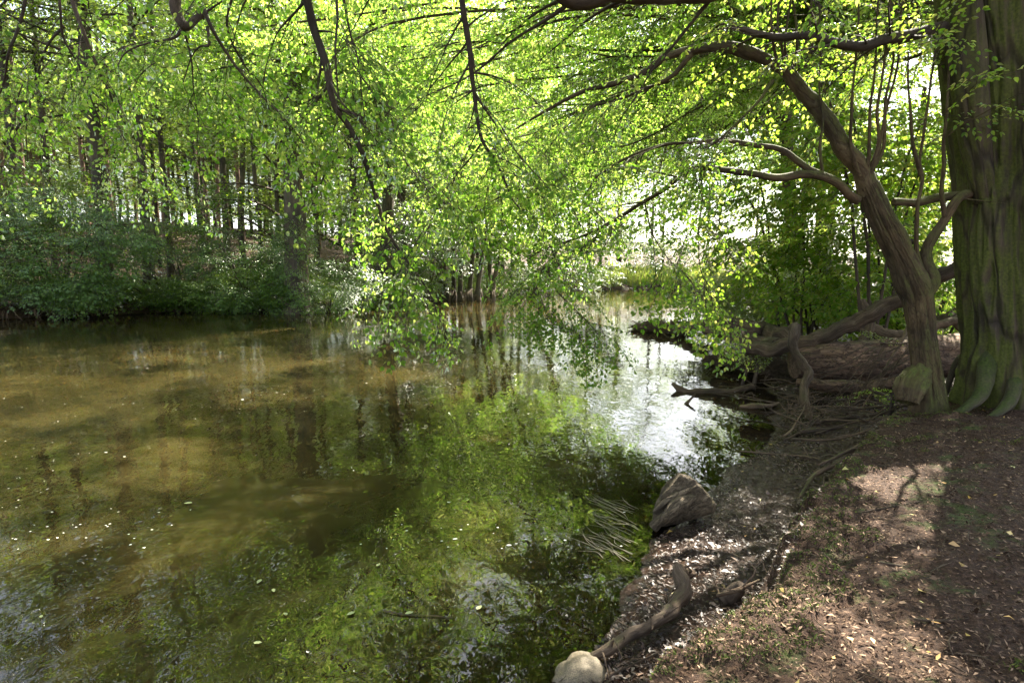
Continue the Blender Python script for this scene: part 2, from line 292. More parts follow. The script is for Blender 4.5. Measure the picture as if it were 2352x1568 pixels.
def height(x, y):
    x = np.atleast_1d(np.asarray(x, float)); y = np.atleast_1d(np.asarray(y, float)); p = np.stack([x.ravel(), y.ravel()], 1)
    d, seg = sdist(p, WP); b, _ = sdist(p, TP); b = -b
    p3 = np.stack([p[:, 0], p[:, 1], np.zeros(len(p))], 1)
    b = b + fbm(p3 * 2.2, 3, 61) * .12 + fbm(p3 * 7, 2, 62) * .04
    d = d + fbm(p3 * .9, 3, 3) * .22 * np.clip(p[:, 1] / 6, .5, 3) + fbm(p3 * 5, 2, 8) * .05
    right = (seg < NR) | (seg >= NR + NL - 1)
    t = np.clip(d / (d - np.minimum(b, -1e-3)), 0, 1)
    shelf = .012 + .10 * t + .31 * sstep(.80, .99, t)
    zr = np.where(b > 0, .42 + .18 * (1 - np.exp(-np.clip(b, 0, 99) / 1.5)) + .035 * np.clip(b, 0, 60), shelf)
    zl = .03 + .5 * sstep(0, .9, d) + .17 * np.clip(d - 3.0, 0, 40) + .05 * np.clip(d - 43, 0, 80)
    z = np.where(right, zr, zl)
    bed = np.maximum(-1.5, .35 * d * np.where(right, .5, 1.0))
    z = np.where(d < 0, bed, z)
    land = sstep(0, .3, d)
    near = (p[:, 1] < 9) & right
    mm = np.where(near, sstep(.30, .5, fbm(p3 * 2.6, 3, 55) + .55 * np.exp(-np.abs(b + .02) * 6)) * (b > -.18), 0); z = z + mm * (.02 + .03 * np.clip(fbm(p3 * 11, 2, 66) + .5, 0, 1))
    z = z + fbm(p3 * 1.3, 4, 5) * (.03 + .05 * land * np.clip(p[:, 1] / 10, .3, 4)) + fbm(p3 * 9, 3, 9) * .018 + .012 * fbm(p3 * 30, 2, 4) * land
    return z.reshape(x.shape)
def axis(a, b, step, lo, hi, gr=1.07):
    m = list(np.arange(a, b, step)); s = step; v = m[-1]
    while v < hi: s *= gr; v += s; m.append(v)
    s = step; v = m[0]; l = []
    while v > lo: s *= gr; v -= s; l.append(v)
    return np.array(l[::-1] + m)
def grid_mesh(xs, ys, zf):
    X, Y = np.meshgrid(xs, ys); Z = zf(X, Y); nx, ny = len(xs), len(ys)
    V = np.stack([X, Y, Z], -1).reshape(-1, 3)
    i = (np.arange(ny - 1)[:, None] * nx + np.arange(nx - 1)[None]).reshape(-1)
    return V, np.stack([i, i + 1, i + nx + 1, i + nx], 1)
xs = axis(-.6, 7.5, .045, -300, 300); ys = axis(1.2, 10.5, .045, -60, 420)
V, Fq = grid_mesh(xs, ys, lambda X, Y: height(X.ravel(), Y.ravel()).reshape(X.shape))
tag(MB().add(V, Fq).build('ground', ground_mat()), kind='structure')
xs = axis(-.6, 5.5, .09, -95, 95, 1.1); ys = axis(1.2, 12, .09, -22, 95, 1.1)
V, Fq = grid_mesh(xs, ys, lambda X, Y: X * 0)
wo = MB().add(V, Fq).build('river_water', water_mat()); tag(wo, kind='structure')
at = wo.data.attributes.new('depth', 'FLOAT', 'POINT'); at.data.foreach_set('value', np.clip(-height(V[:, 0], V[:, 1]), 0, 5).astype(np.float32))
def gz(x, y): return float(height(np.array([x]), np.array([y]))[0])

# ------------------------------------------------------------------ leaves and sprays
def leaf_arr(simple=False, fold=.10, wd=.30):
    if simple:
        return np.array([(0, 0, 0), (wd, .45, fold), (0, 1, 0), (-wd, .45, fold)], float), np.array([(0, 1, 2, 3)])
    return np.array([(0, 0, 0), (-wd * .9, .28, fold), (-wd * .8, .66, fold * .7), (0, 1.04, -.10), (wd * .8, .66, fold * .7), (wd * .9, .28, fold)], float), np.array([(0, 3, 2, 1), (0, 5, 4, 3)])
def rotz(a): c, s = math.cos(a), math.sin(a); return np.array([[c, -s, 0], [s, c, 0], [0, 0, 1]])
def roty(a): c, s = math.cos(a), math.sin(a); return np.array([[c, 0, s], [0, 1, 0], [-s, 0, c]])
def rotx(a): c, s = math.cos(a), math.sin(a); return np.array([[1, 0, 0], [0, c, -s], [0, s, c]])
def make_spray(seed, L=.55, size=.075, simple=False, twig=True, nsub=6, lp=5, tilt=.35):
    r = np.random.default_rng(seed); lv, lf = leaf_arr(simple); leaves = []; twigs = []
    def line(p0, a, ln, nl, sz):
        q = p0.copy(); pts = [q.copy()]
        for k in range(nl):
            st = ln / nl; q = q + rotz(a) @ np.array([0, st, 0]) + np.array([0, 0, -.10 * st * k / nl * 2]); a += r.normal(0, .07); pts.append(q.copy())
            side = 1 if k % 2 else -1
            s = sz * r.uniform(.65, 1.15)
            Rm = rotz(a + side * r.uniform(.6, 1.1)) @ rotx(-r.uniform(.0, .7)) @ roty(r.normal(0, tilt))
            leaves.append((q.copy(), Rm * s))
        leaves.append((q.copy(), rotz(a) @ rotx(-r.uniform(0, .6)) @ roty(r.normal(0, tilt)) * sz))
        twigs.append(pts)
    main = np.zeros(3); a = 0.0; st = L / nsub
    pts = [main.copy()]
    for k in range(nsub):
        main = main + rotz(a) @ np.array([0, st, 0]) + np.array([0, 0, -.03 * st * k]); a += r.normal(0, .12); pts.append(main.copy())
        ln = L * .55 * (1 - .7 * k / nsub) * r.uniform(.7, 1.2)
        line(main.copy(), a + (1 if k % 2 else -1) * r.uniform(.6, 1.0), ln, max(2, int(lp * (1 - .6 * k / nsub))), size)
    line(main.copy(), a, st * 1.5, 3, size)
    V = []; Fc = []; n = 0
    for p, Rm in leaves: V.append(lv @ Rm.T + p); Fc.append(lf + n); n += len(lv)
    V = np.vstack(V); Fc = np.vstack(Fc)
    T = None
    if twig:
        mb = MB(); tube(mb, pts, np.linspace(.0045, .0015, len(pts)), n=3, sub=1, cap=False, raw=True)
        for t in twigs: tube(mb, t, np.linspace(.002, .0008, len(t)), n=3, sub=1, cap=False, raw=True)
        T = (np.vstack(mb.v), np.vstack([f for f, _ in mb.f[4]]))
    return V, Fc, T
SP_near = [make_spray(s, L=.46, size=.054, nsub=7) for s in range(6)]
SP_big = [make_spray(s + 60, L=.60, size=.085) for s in range(5)]
SP_far = [make_spray(s + 20, L=.9, size=.13, simple=True, twig=False, nsub=6, lp=4, tilt=.5) for s in range(6)]
SP_flat = [make_spray(s + 40, L=.7, size=.10, simple=False, twig=False, nsub=6, lp=4, tilt=.22) for s in range(5)]
def basis(d, nrm):
    d = d / (np.linalg.norm(d, axis=1)[:, None] + 1e-9); s = np.cross(d, nrm); s /= np.linalg.norm(s, axis=1)[:, None] + 1e-9
    return np.stack([s, d, np.cross(s, d)], -1)
# openings in the canopy through which the sun reaches the bank and the river in patches: (photo pixel, level, radius)
GAPS = [(G(u, v, z), r) for u, v, z, r in [(1640, 1500, .45, .22), (1760, 1450, .45, .2), (1900, 1420, .5, .22), (1560, 1545, .45, .15), (2050, 1480, .5, .14), (2080, 1100, .5, .2), (2240, 1090, .5, .3), (2100, 1145, .5, .15), (1980, 1100, .45, .15), (2320, 1090, .5, .2), (1960, 985, .2, .12), (1735, 1150, .1, .14), (1620, 1260, .1, .2), (2250, 975, .5, .12),
        (110, 965, 0, .45), (200, 925, 0, .5), (290, 895, 0, .35), (380, 800, 0, .5), (480, 790, 0, .4), (600, 760, 0, .7), (690, 752, 0, .5), (430, 850, 0, .35), (880, 800, 0, .5), (1000, 798, 0, .6), (900, 870, 0, .5), (820, 840, 0, .3), (1180, 750, 0, .6), (330, 1095, 0, .35), (380, 1040, 0, .3), (270, 1330, 0, .15), (1120, 1005, 0, .22), (1130, 1200, 0, .16), (620, 920, 0, .3), (760, 830, 0, .35), (100, 1250, 0, .3), (180, 1500, 0, .15), (700, 880, 0, .3)]]
GP0 = np.array([g[0] for g in GAPS]); GR0 = np.array([g[1] * (.6 if g[0][2] > .02 else .85) for g in GAPS])
def put_sprays(mb, protos, pos, dirs, nrm, scale, mi_leaf=0, mi_twig=1):
    pos = np.asarray(pos, float); scale = np.broadcast_to(scale, len(pos)); dirs = np.asarray(dirs, float); nrm = np.asarray(nrm, float); ok = np.ones(len(pos), bool)
    if len(mb.v) == 0 and mi_leaf == 0 and pos[:, 2].max() > 2.5:
        c = pos + dirs / (np.linalg.norm(dirs, axis=1)[:, None] + 1e-9) * .25 * scale[:, None]
        for g, r in zip(GP0, GR0):
            q = c - g; t = q @ SUNV; d = np.linalg.norm(q - t[:, None] * SUNV, axis=1); ok &= (d > r + .15) | (c[:, 2] < 1.5)
        pos, dirs, nrm, scale = pos[ok], dirs[ok], nrm[ok], scale[ok]
    if not len(pos): return
    R = basis(dirs, nrm)
    which = rng.integers(0, len(protos), len(pos))
    for k, (V, Fc, T) in enumerate(protos):
        m = which == k
        if not m.any(): continue
        for (vv, ff), mi in (((V, Fc), mi_leaf),) + ((((T[0], T[1]), mi_twig),) if T is not None else ()):
            W = np.einsum('nij,vj->nvi', R[m], vv) * scale[m][:, None, None] + pos[m][:, None]
            c = int(m.sum()); Ff = (ff[None] + (np.arange(c) * len(vv))[:, None, None]).reshape(-1, ff.shape[1]); mb.add(W.reshape(-1, 3), Ff, mi)
def bough(parent, path, r0, r1, side=14, sl=(.5, 1.2), t0=.25, mat=None, barkm=None, size=1.0, spr=5, droop=.35, protos=None, n=8, kink=.5, leafs=True, name='bough', sides=(1, 1), tp=.7, sub=5):
    """a branch along PATH with side branches and leaf sprays; parts: bough > foliage"""
    path = np.asarray(path, float); K = len(path); rad = r0 + (r1 - r0) * np.linspace(0, 1, K) ** tp
    mb = MB(); p, r = tube(mb, path, rad, n=n, sub=sub, amp=.18, freq=9, kink=kink, seed=int(rng.integers(999)))
    L = np.concatenate([[0], np.cumsum(np.linalg.norm(np.diff(p, axis=0), axis=1))]); L /= L[-1]
    T, _, _ = frames(p); pos = []; dr = []; nr = []
    for k in range(side):
        t = t0 + (1 - t0) * (k + rng.uniform(0, 1)) / side; i = min(int(np.searchsorted(L, t)), len(p) - 1)
        tan = T[i]; h = np.cross(tan, [0, 0, 1]); h /= np.linalg.norm(h) + 1e-6
        sg = sides[0] if k % 2 else -sides[1]
        d = tan * rng.uniform(.35, .9) + h * sg * rng.uniform(.5, 1.0) + np.array([0, 0, rng.normal(-.05, .35)]) + rng.normal(0, .15, 3)
        d /= np.linalg.norm(d); ln = rng.uniform(*sl) * (1 - .45 * (t - t0) / (1 - t0 + 1e-6))
        q = [p[i]]; nn = 5
        for j in range(nn):
            d = d + np.array([0, 0, -droop * .22]) + rng.normal(0, .09, 3); d /= np.linalg.norm(d); q.append(q[-1] + d * ln / nn)
        q = np.array(q); tube(mb, q, np.linspace(max(.003, min(r[i] * .45, .008 + .008 * ln)), .0022, nn + 1), n=4, sub=2, cap=False)
        ns = max(1, int(round(spr * ln)))
        for j in range(ns):
            tt = (j + rng.uniform(.3, 1)) / ns * nn; a = min(int(tt), nn - 1); c = q[a] + (q[a + 1] - q[a]) * (tt - a)
            dd = (q[a + 1] - q[a]); dd /= np.linalg.norm(dd); hh = np.cross(dd, [0, 0, 1]); dd = dd * .8 + hh * rng.choice([-1, 1]) * rng.uniform(.1, .9) + [0, 0, rng.uniform(-.35, .1)]
            pos.append(c); dr.append(dd); nr.append(np.array([0, 0, 1]) + rng.normal(0, .28, 3))
        pos.append(q[-1]); dr.append(q[-1] - q[-2] + [0, 0, -.02]); nr.append(np.array([0, 0, 1]) + rng.normal(0, .25, 3))
    o = mb.build(name, barkm or M_twig, parent)
    if leafs and pos:
        fb = MB(); put_sprays(fb, protos or SP_near, pos, dr, nr, rng.uniform(.75, 1.15, len(pos)) * size)
        if fb.n: fb.build('foliage', [mat or M_near, M_twig], o)
    return o
def W3(*a): return [P(*q) for q in a]

# ------------------------------------------------------------------ the two near trees on the right bank
def big_trunk(mb, pts, rad, nth=220, sub=44, lobes=5, flare=.5, fh=.14, amp=.10, seed=1, ph=0.0):
    def fl(s, th):
        e = np.exp(-s / fh)
        return 1 + flare * e * (0.55 + .75 * np.abs(np.cos(lobes / 2 * th + ph)) ** 1.5) + .07 * np.sin(3 * th + 3 * s + ph) * (1 - e * .3) + .045 * np.sin(7 * th - 5 * s)
    p, r = spline(pts, rad, sub); t, U, W = frames(p); m = len(p); th = np.linspace(0, 2 * np.pi, nth, endpoint=False)
    s = np.linspace(0, 1, m)[:, None]; R = r[:, None] * fl(s, th[None])
    q = np.stack([np.cos(th)[None] * 3.2 + 0 * s, np.sin(th)[None] * 3.2 + 0 * s, s * 2.6 + 0 * th[None]], -1)
    rid = 1 - np.abs(fbm(q * 1.5 + fbm(q * 2, 2, 7)[..., None] * .4, 4, seed)) * 2.6; fine = fbm(q * np.array([5, 5, 6]), 3, seed + 5)
    R = R * (1 + amp * (np.clip(rid, -.6, 1) - .5) * .8 + amp * .25 * fine)
    crack = np.abs(fbm(q * np.array([1.1, 1.1, .55]) + 9, 3, seed + 9)); R = R * (1 - .075 * (1 - sstep(0, .045, crack)))
    Vv = p[:, None] + (U[:, None] * np.cos(th)[None, :, None] + W[:, None] * np.sin(th)[None, :, None]) * R[..., None]
    i = np.arange(m - 1)[:, None] * nth; j = np.arange(nth)[None]; k = (j + 1) % nth
    ls = np.concatenate([[0], np.cumsum(np.linalg.norm(np.diff(p, axis=0), axis=1))])[:, None]; rm = float(r.mean())
    gr = np.stack([np.cos(th)[None] * rm + 0 * ls, np.sin(th)[None] * rm + 0 * ls, ls + 0 * th[None]], -1)
    mb.add(Vv.reshape(-1, 3), np.stack([i + j, i + k, i + nth + k, i + nth + j], -1).reshape(-1, 4), 0, gr); return p, r

BT = P(2330, 915, 6.35); BT[2] = gz(BT[0], BT[1]) - .1
big = thing('hornbeam_tree', 'massive hornbeam with fluted mossy trunk at the right edge of the bank', 'tree', BT)
mb = MB()
big_trunk(mb, [BT, P(2330, 780, 6.35), P(2325, 600, 6.35), P(2325, 400, 6.35), P(2318, 200, 6.3), P(2305, 0, 6.3), P(2300, -300, 6.3)], [.47, .455, .455, .47, .52, .54, .50], flare=.28, fh=.09, seed=3, ph=.5, amp=.13)
big_trunk(mb, [BT + [.1, -.05, 0], P(2395, 700, 6.2), P(2410, 400, 6.15), P(2420, 100, 6.1), P(2430, -300, 6.1)], [.42, .38, .38, .38, .36], flare=.3, fh=.1, seed=8, ph=1.3)
big_trunk(mb, [P(2262, 460, 6.25), P(2240, 330, 6.15), P(2228, 200, 6.1), P(2215, 60, 6.1), P(2200, -120, 6.1)], [.10, .13, .15, .16, .16], nth=60, flare=.0, seed=12, amp=.1)
trk = mb.build('trunk', M_bark, big)
mb = MB()
for pts, r0 in ([(2285, 760, 6.4), (2270, 840, 6.15), (2254, 900, 5.98), (2222, 932, 5.88), (2185, 948, 5.8)], .11), ([(2345, 800, 6.2), (2338, 870, 6.0), (2322, 915, 5.85), (2290, 945, 5.72), (2250, 962, 5.66)], .09), ([(2248, 780, 6.5), (2222, 812, 6.7), (2195, 838, 6.9), (2160, 855, 7.1)], .08):
    q = np.array([P(*a) for a in pts]); q[-1][2] = gz(q[-1][0], q[-1][1]) - .05
    tube(mb, q, np.linspace(r0, r0 * .28, len(q)), n=36, sub=12, amp=.22, freq=5, kink=.25)
mb.build('root', bark_mat('mossy_root_bark', [(.03, .028, .018), (.07, .06, .04), (.12, .10, .07)], ((.022, .034, .005), (.06, .08, .012)), 22, .3, 1.0, .75, mossdir=(0, -.3, 1)), big)

LT = P(2135, 930, 6.2); LT[2] = gz(LT[0], LT[1]) - .12
lean = thing('leaning_hornbeam_tree', 'slimmer hornbeam leaning left over the river with a high arching limb', 'tree', LT)
mb = MB()
big_trunk(mb, [LT, P(2128, 860, 6.2), P(2118, 770, 6.2), P(2108, 690, 6.2), P(2096, 650, 6.2), P(2068, 585, 6.2), P(2030, 510, 6.2), P(1992, 425, 6.2)], [.165, .135, .124, .134, .155, .125, .118, .11], nth=110, sub=14, flare=.35, fh=.08, seed=21, amp=.12, ph=.2)
tube(mb, W3((1998, 440, 6.2), (1985, 400, 6.2), (1945, 345, 6.2), (1905, 290, 6.2), (1865, 235, 6.2), (1835, 195, 6.2), (1805, 160, 6.2), (1770, 142, 6.2), (1720, 122, 6.25), (1660, 108, 6.3), (1600, 112, 6.4), (1530, 135, 6.5), (1480, 168, 6.6), (1410, 192, 6.7), (1340, 210, 6.8), (1270, 245, 7.0), (1180, 300, 7.2)),
     [.112, .10, .09, .082, .076, .072, .068, .055, .07, .055, .048, .042, .038, .034, .028, .02, .008], n=20, sub=7, amp=.22, freq=9, kink=.18, seed=5)
tube(mb, W3((2085, 640, 6.15), (2078, 560, 6.12), (2040, 490, 6.12), (2010, 420, 6.16)), [.055, .06, .056, .045], n=16, sub=6, amp=.2, freq=8, seed=2)
tube(mb, W3((2118, 690, 6.2), (2135, 640, 6.2), (2130, 600, 6.2), (2140, 555, 6.2), (2165, 510, 6.2), (2192, 465, 6.2), (2215, 448, 6.25), (2245, 440, 6.3)), [.10, .09, .062, .05, .044, .044, .05, .045], n=16, sub=6, amp=.25, freq=9, kink=.3, seed=9)
ltk = mb.build('trunk', M_bark2, lean)
mb = MB()   # the old cut stub low on the left side of the trunk
big_trunk(mb, [P(2112, 860, 6.1), P(2092, 890, 5.95), P(2084, 925, 5.9)], [.13, .15, .10], nth=50, sub=14, flare=0, seed=31, amp=.2)
mb.build('stub', M_bark2, lean)

def limb(parent, pts, r, n=10, bm=None, **kw): return bough(parent, W3(*pts), r[0], r[1], n=n, barkm=bm or M_bark2, **kw)
limb(lean, [(2050, 462, 6.2), (2110, 468, 6.25), (2160, 455, 6.3), (2230, 448, 6.3)], (.04, .05), side=2, leafs=False, tp=1)
limb(lean, [(1975, 455, 6.15), (1920, 425, 6.1), (1870, 402, 6.1), (1800, 405, 6.1), (1740, 402, 6.1), (1680, 392, 6.15), (1620, 388, 6.2), (1570, 402, 6.25), (1520, 438, 6.3), (1460, 475, 6.4), (1400, 512, 6.5), (1330, 545, 6.6), (1270, 565, 6.7), (1230, 582, 6.8)], (.048, .009), side=20, sl=(.4, 1.0), t0=.45, spr=3.5, tp=1)
limb(lean, [(1900, 415, 6.1), (1850, 385, 6.1), (1800, 350, 6.15), (1740, 332, 6.2), (1670, 322, 6.25), (1600, 325, 6.3), (1530, 335, 6.4), (1450, 358, 6.5), (1380, 400, 6.6), (1340, 450, 6.8)], (.036, .009), side=18, sl=(.4, .9), t0=.35, spr=3.2, tp=1)
limb(lean, [(1890, 400, 6.1), (1885, 340, 6.1), (1890, 280, 6.1), (1880, 200, 6.1), (1885, 120, 6.1)], (.02, .006), side=5, t0=.5, spr=3)
limb(lean, [(1290, 560, 6.65), (1262, 610, 6.6), (1275, 660, 6.5), (1310, 700, 6.35), (1345, 735, 6.2), (1375, 765, 6.1)], (.014, .004), side=17, sl=(.2, .5), t0=.1, spr=6, droop=.5, size=.85)
limb(lean, [(1262, 600, 6.6), (1230, 640, 6.5), (1205, 680, 6.4), (1185, 705, 6.3)], (.010, .003), side=9, sl=(.2, .4), t0=.3, spr=6, droop=.5, size=.8)
limb(lean, [(1610, 390, 6.2), (1612, 460, 6.1), (1605, 540, 6.0), (1610, 620, 5.9), (1640, 670, 5.8), (1680, 700, 5.7)], (.010, .004), side=14, sl=(.3, .6), t0=.2, spr=4, droop=.7, mat=M_right)
limb(lean, [(1480, 465, 6.4), (1500, 540, 6.3), (1540, 600, 6.2), (1590, 640, 6.1)], (.010, .003), side=8, sl=(.3, .6), t0=.2, spr=4, droop=.6)
limb(lean, [(1778, 185, 6.1), (1740, 235, 6.0), (1690, 285, 6.0), (1640, 330, 6.0), (1590, 365, 6.0)], (.016, .006), side=7, sl=(.3, .7), t0=.3, spr=4)
limb(lean, [(1590, 130, 6.4), (1540, 180, 6.4), (1480, 205, 6.5), (1400, 235, 6.5), (1350, 250, 6.6), (1290, 300, 6.8)], (.03, .008), side=14, sl=(.4, .9), t0=.2, spr=4)
for a, b, c, d in ((1800, 1792, 1785, 1800), (1810, 1805, 1812, 1822), (1822, 1830, 1828, 1812), (1835, 1850, 1862, 1858), (1850, 1868, 1885, 1872), (1790, 1775, 1770, 1778)):
    limb(lean, [(a, 155, 6.15), (b, 100, 6.1), (c, 40, 6.1), (d, -60, 6.1)], (.018, .009), side=3, t0=.5, spr=2, mat=M_right)
for a, b, c, d, e in ((1988, 2015, 2018, 2030, 2050), (1995, 2022, 2040, 2062, 2075), (1998, 2030, 2032, 2050, 2045), (1985, 1998, 2000, 2010, 2018), (1978, 1960, 1955, 1965, 1975)):
    limb(lean, [(a, 405, 6.15), (b, 340, 6.1), (c, 240, 6.1), (d, 140, 6.1), (e, -40, 6.1)], (.024, .008), side=4, t0=.45, spr=2, mat=M_right)
for pth in ([(2118, 640, 6.2), (2105, 560, 6.15), (2108, 480, 6.1), (2118, 420, 6.1), (2112, 360, 6.1), (2130, 250, 6.1), (2145, 140, 6.1), (2150, 40, 6.1)], [(2115, 400, 6.1), (2100, 340, 6.05), (2090, 260, 6.05), (2085, 120, 6.0)], [(2170, 500, 6.2), (2160, 420, 6.15), (2172, 300, 6.1), (2175, 200, 6.1), (2185, 60, 6.1)], [(2080, 600, 6.2), (2060, 540, 6.3)]):
    limb(lean, pth, (.028, .008), side=5, t0=.4, spr=2, mat=M_right)

# boughs of the big tree that come into view from above
def bb(*a, **k): return limb(big, *a, bm=M_twig, **k)
bb([(2215, 35, 6.2), (2150, 60, 6.1), (2080, 80, 6.0), (1990, 98, 5.9), (1920, 95, 5.9), (1850, 80, 5.9), (1760, 88, 6.0), (1680, 60, 6.1)], (.075, .03), side=14, t0=.2, mat=M_right, spr=3)
bb([(2250, -330, 6.2), (2000, -220, 5.6), (1760, -90, 5.2), (1600, -14, 5.0), (1500, -4, 4.9), (1400, -2, 4.9), (1320, -14, 4.8), (1240, -40, 4.8), (1120, -90, 4.8), (900, -140, 4.8), (640, -150, 4.6), (380, -110, 4.4), (150, -90, 4.3)], (.10, .04), side=26, t0=.3, sl=(.8, 1.6), spr=3, tp=1)
bb([(1300, 15, 4.85), (1240, 55, 5.0), (1180, 90, 5.3), (1110, 150, 5.6), (1050, 190, 6.0), (960, 230, 6.4), (880, 300, 7)], (.018, .005), side=14, t0=.2, spr=4)
bb([(660, -150, 4.6), (700, -20, 4.6), (722, 70, 4.7), (748, 150, 4.75), (770, 240, 4.8), (800, 290, 4.9), (838, 370, 5.0), (862, 450, 5.1), (885, 520, 5.2), (925, 585, 5.3), (950, 620, 5.3), (975, 655, 5.4), (1000, 695, 5.4)], (.038, .005), tp=1, side=17, t0=.12, sl=(.25, .65), spr=4, kink=.4, sub=7)
bb([(900, 560, 5.3), (925, 600, 5.2), (905, 650, 5.1), (890, 690, 5.1)], (.008, .003), side=6, t0=.2, sl=(.2, .5), spr=4)
bb([(780, 250, 4.8), (840, 275, 5.0), (900, 330, 5.2), (960, 410, 5.5), (1010, 470, 5.8)], (.012, .004), side=10, t0=.2, spr=4)
bb([(1050, -100, 4.8), (1060, -10, 4.9), (1072, 90, 5.0), (1090, 190, 5.1), (1092, 260, 5.15), (1108, 325, 5.2), (1140, 370, 5.3), (1162, 420, 5.4), (1180, 460, 5.5), (1215, 500, 5.6)], (.029, .005), tp=1, side=22, t0=.15, sl=(.3, .8), spr=4, sub=7)
bb([(1105, 330, 5.2), (1075, 370, 5.2), (1050, 400, 5.3), (1030, 450, 5.4)], (.010, .003), side=5, t0=.2, spr=4)
bb([(1092, 215, 5.1), (1130, 270, 5.2), (1170, 330, 5.3), (1230, 400, 5.5), (1280, 450, 5.7)], (.012, .004), side=9, t0=.2, spr=4)
bb([(770, -60, 4.5), (775, 40, 4.5), (772, 130, 4.5), (778, 220, 4.6)], (.012, .006), side=4, t0=.3, spr=3)
bb([(780, -60, 4.6), (800, 60, 4.7), (822, 140, 4.8), (832, 230, 4.9), (845, 320, 5.0)], (.012, .004), side=8, t0=.2, spr=4)
bb([(380, -110, 4.4), (405, -20, 4.4), (410, 30, 4.4), (425, 60, 4.4), (450, 40, 4.5), (470, 20, 4.5)], (.05, .02), side=2, t0=.5, spr=2)
bb([(425, 60, 4.4), (410, 85, 4.4), (385, 95, 4.4), (340, 100, 4.5), (290, 120, 4.5), (270, 150, 4.6)], (.014, .004), side=6, t0=.3, spr=3, sl=(.2, .5), size=.78)
bb([(470, 25, 4.4), (490, 70, 4.4), (520, 120, 4.5), (560, 175, 4.6), (600, 220, 4.7), (650, 270, 4.8), (700, 330, 5.0)], (.016, .004), side=10, t0=.25, spr=3.2, sl=(.2, .5), size=.78)
bb([(475, 60, 4.4), (480, 100, 4.4), (460, 105, 4.45), (440, 130, 4.5), (420, 190, 4.6)], (.012, .004), side=4, t0=.3, spr=3, sl=(.2, .5), size=.78)
bb([(150, -90, 4.3), (165, 0, 4.3), (195, 80, 4.3), (225, 150, 4.4), (255, 220, 4.5), (290, 290, 4.6), (330, 350, 4.8), (380, 400, 5.0)], (.018, .004), side=12, t0=.15, spr=3.2, sl=(.2, .5), size=.78)
bb([(130, -90, 4.3), (138, 20, 4.3), (145, 90, 4.4), (180, 150, 4.5), (210, 230, 4.6), (240, 310, 4.8), (280, 380, 5)], (.012, .003), side=8, t0=.2, spr=3, sl=(.2, .5), size=.78)
bb([(60, -90, 4.2), (58, 0, 4.2), (40, 70, 4.2), (18, 130, 4.2), (8, 190, 4.3), (-20, 260, 4.3)], (.016, .005), side=6, t0=.2, spr=3, sl=(.2, .5), size=.78)
bb([(150, 60, 4.4), (110, 110, 4.4), (85, 170, 4.5), (70, 230, 4.6), (60, 300, 4.6), (65, 380, 4.7)], (.010, .003), side=7, t0=.2, spr=3, sl=(.2, .5), size=.78)
bb([(555, -140, 4.6), (540, -30, 4.7), (520, 60, 4.8), (560, 150, 5.0), (600, 200, 5.2), (630, 290, 5.4)], (.014, .004), side=8, t0=.2, spr=3.2, sl=(.2, .5), size=.78)

# wider roof of the two trees over the water and the bank, mostly above the frame; it shades the bank
def arc(p0, p1, rise, wob=.5, n=8):
    t = np.linspace(0, 1, n)[:, None]; q = np.asarray(p0) * (1 - t) + np.asarray(p1) * t; q[:, 2] += (4 * t * (1 - t))[:, 0] * rise
    q[1:-1] += rng.normal(0, wob, (n - 2, 3)) * [1, 1, .4]; return q
def roof(parent, start, ends, r0, side, sl, spr, mat, rise=1.5, size=1.15, protos=None, droop=.3):
    for e in ends:
        bough(parent, arc(start + rng.normal(0, .2, 3), e, rise), r0, .012, side=side, sl=sl, t0=.15, spr=spr, mat=mat, barkm=M_bark2, size=size, protos=protos, n=7, droop=droop)
topL = np.array([4.2, 6.4, 6.0]); topB = np.array([5.6, 6.3, 7.5])
roof(big, topB, [np.array(a, float) for a in [(-4, 6.5, 6.4), (-2.5, 9, 7.0), (1.2, 3.0, 6.8), (-1.5, 4.5, 7.2), (8.5, 10, 7), (9, 5.5, 6), (4.5, 2.0, 6.5), (1.5, 10.5, 8.0)]], .10, 20, (.9, 1.9), 3.4, M_right, protos=SP_near, size=1.5)
roof(big, topB + [0, .5, 1.5], [np.array(a, float) for a in [(-6, 8, 8.8), (-8, 10.5, 9.8), (-4.5, 11.5, 9.4), (-2, 11, 7.6), (0, 12, 8.6), (-9, 8, 9.0), (2.0, 11.5, 8.4), (-1, 8.5, 8.4), (-11, 11, 10.4), (3, 9, 6.8), (-3.5, 10, 7.0), (-.5, 6.5, 7.2), (-1.2, 9.5, 6.6), (-13, 10, 10.4)]], .09, 30, (1.0, 2.1), 3.6, M_near, protos=SP_near, size=1.45)
roof(big, topB + [0, .5, 1.5], [np.array(a, float) for a in [(5, 9, 6), (8, 12, 9)]], .08, 22, (.8, 1.7), 3.4, M_right, protos=SP_near, size=1.5)
CENTRE = [(-3.2, 9.5, 5.0), (-2.0, 10.5, 5.6), (-.8, 9.5, 5.4), (.3, 11, 5.6), (1.2, 10, 5.6), (-1.4, 11.5, 5.2), (.6, 12.5, 5.0), (2.2, 12, 5.9), (-2.8, 12, 6.4), (-.2, 13, 6.8), (-4.5, 11.0, 6.4), (1.6, 13.5, 4.6), (-3.4, 14, 5.2), (-1.6, 15, 5.0), (.2, 15.5, 4.8), (2.0, 16, 6.2), (3.4, 15, 5.0), (4.6, 14, 4.4), (3.6, 18, 5.6), (5.2, 17, 6.4), (4.4, 19, 7.4), (-.5, 16.5, 7.6), (-5.5, 13.5, 7.4), (1.5, 11.5, 7.0), (-2.5, 16, 8.2)]
rb = thing('riverside_tree', 'tree behind the fallen log whose long leafy boughs hang over the middle of the river', 'tree', (10.4, 11.8, gz(10.4, 11.8) - .1))
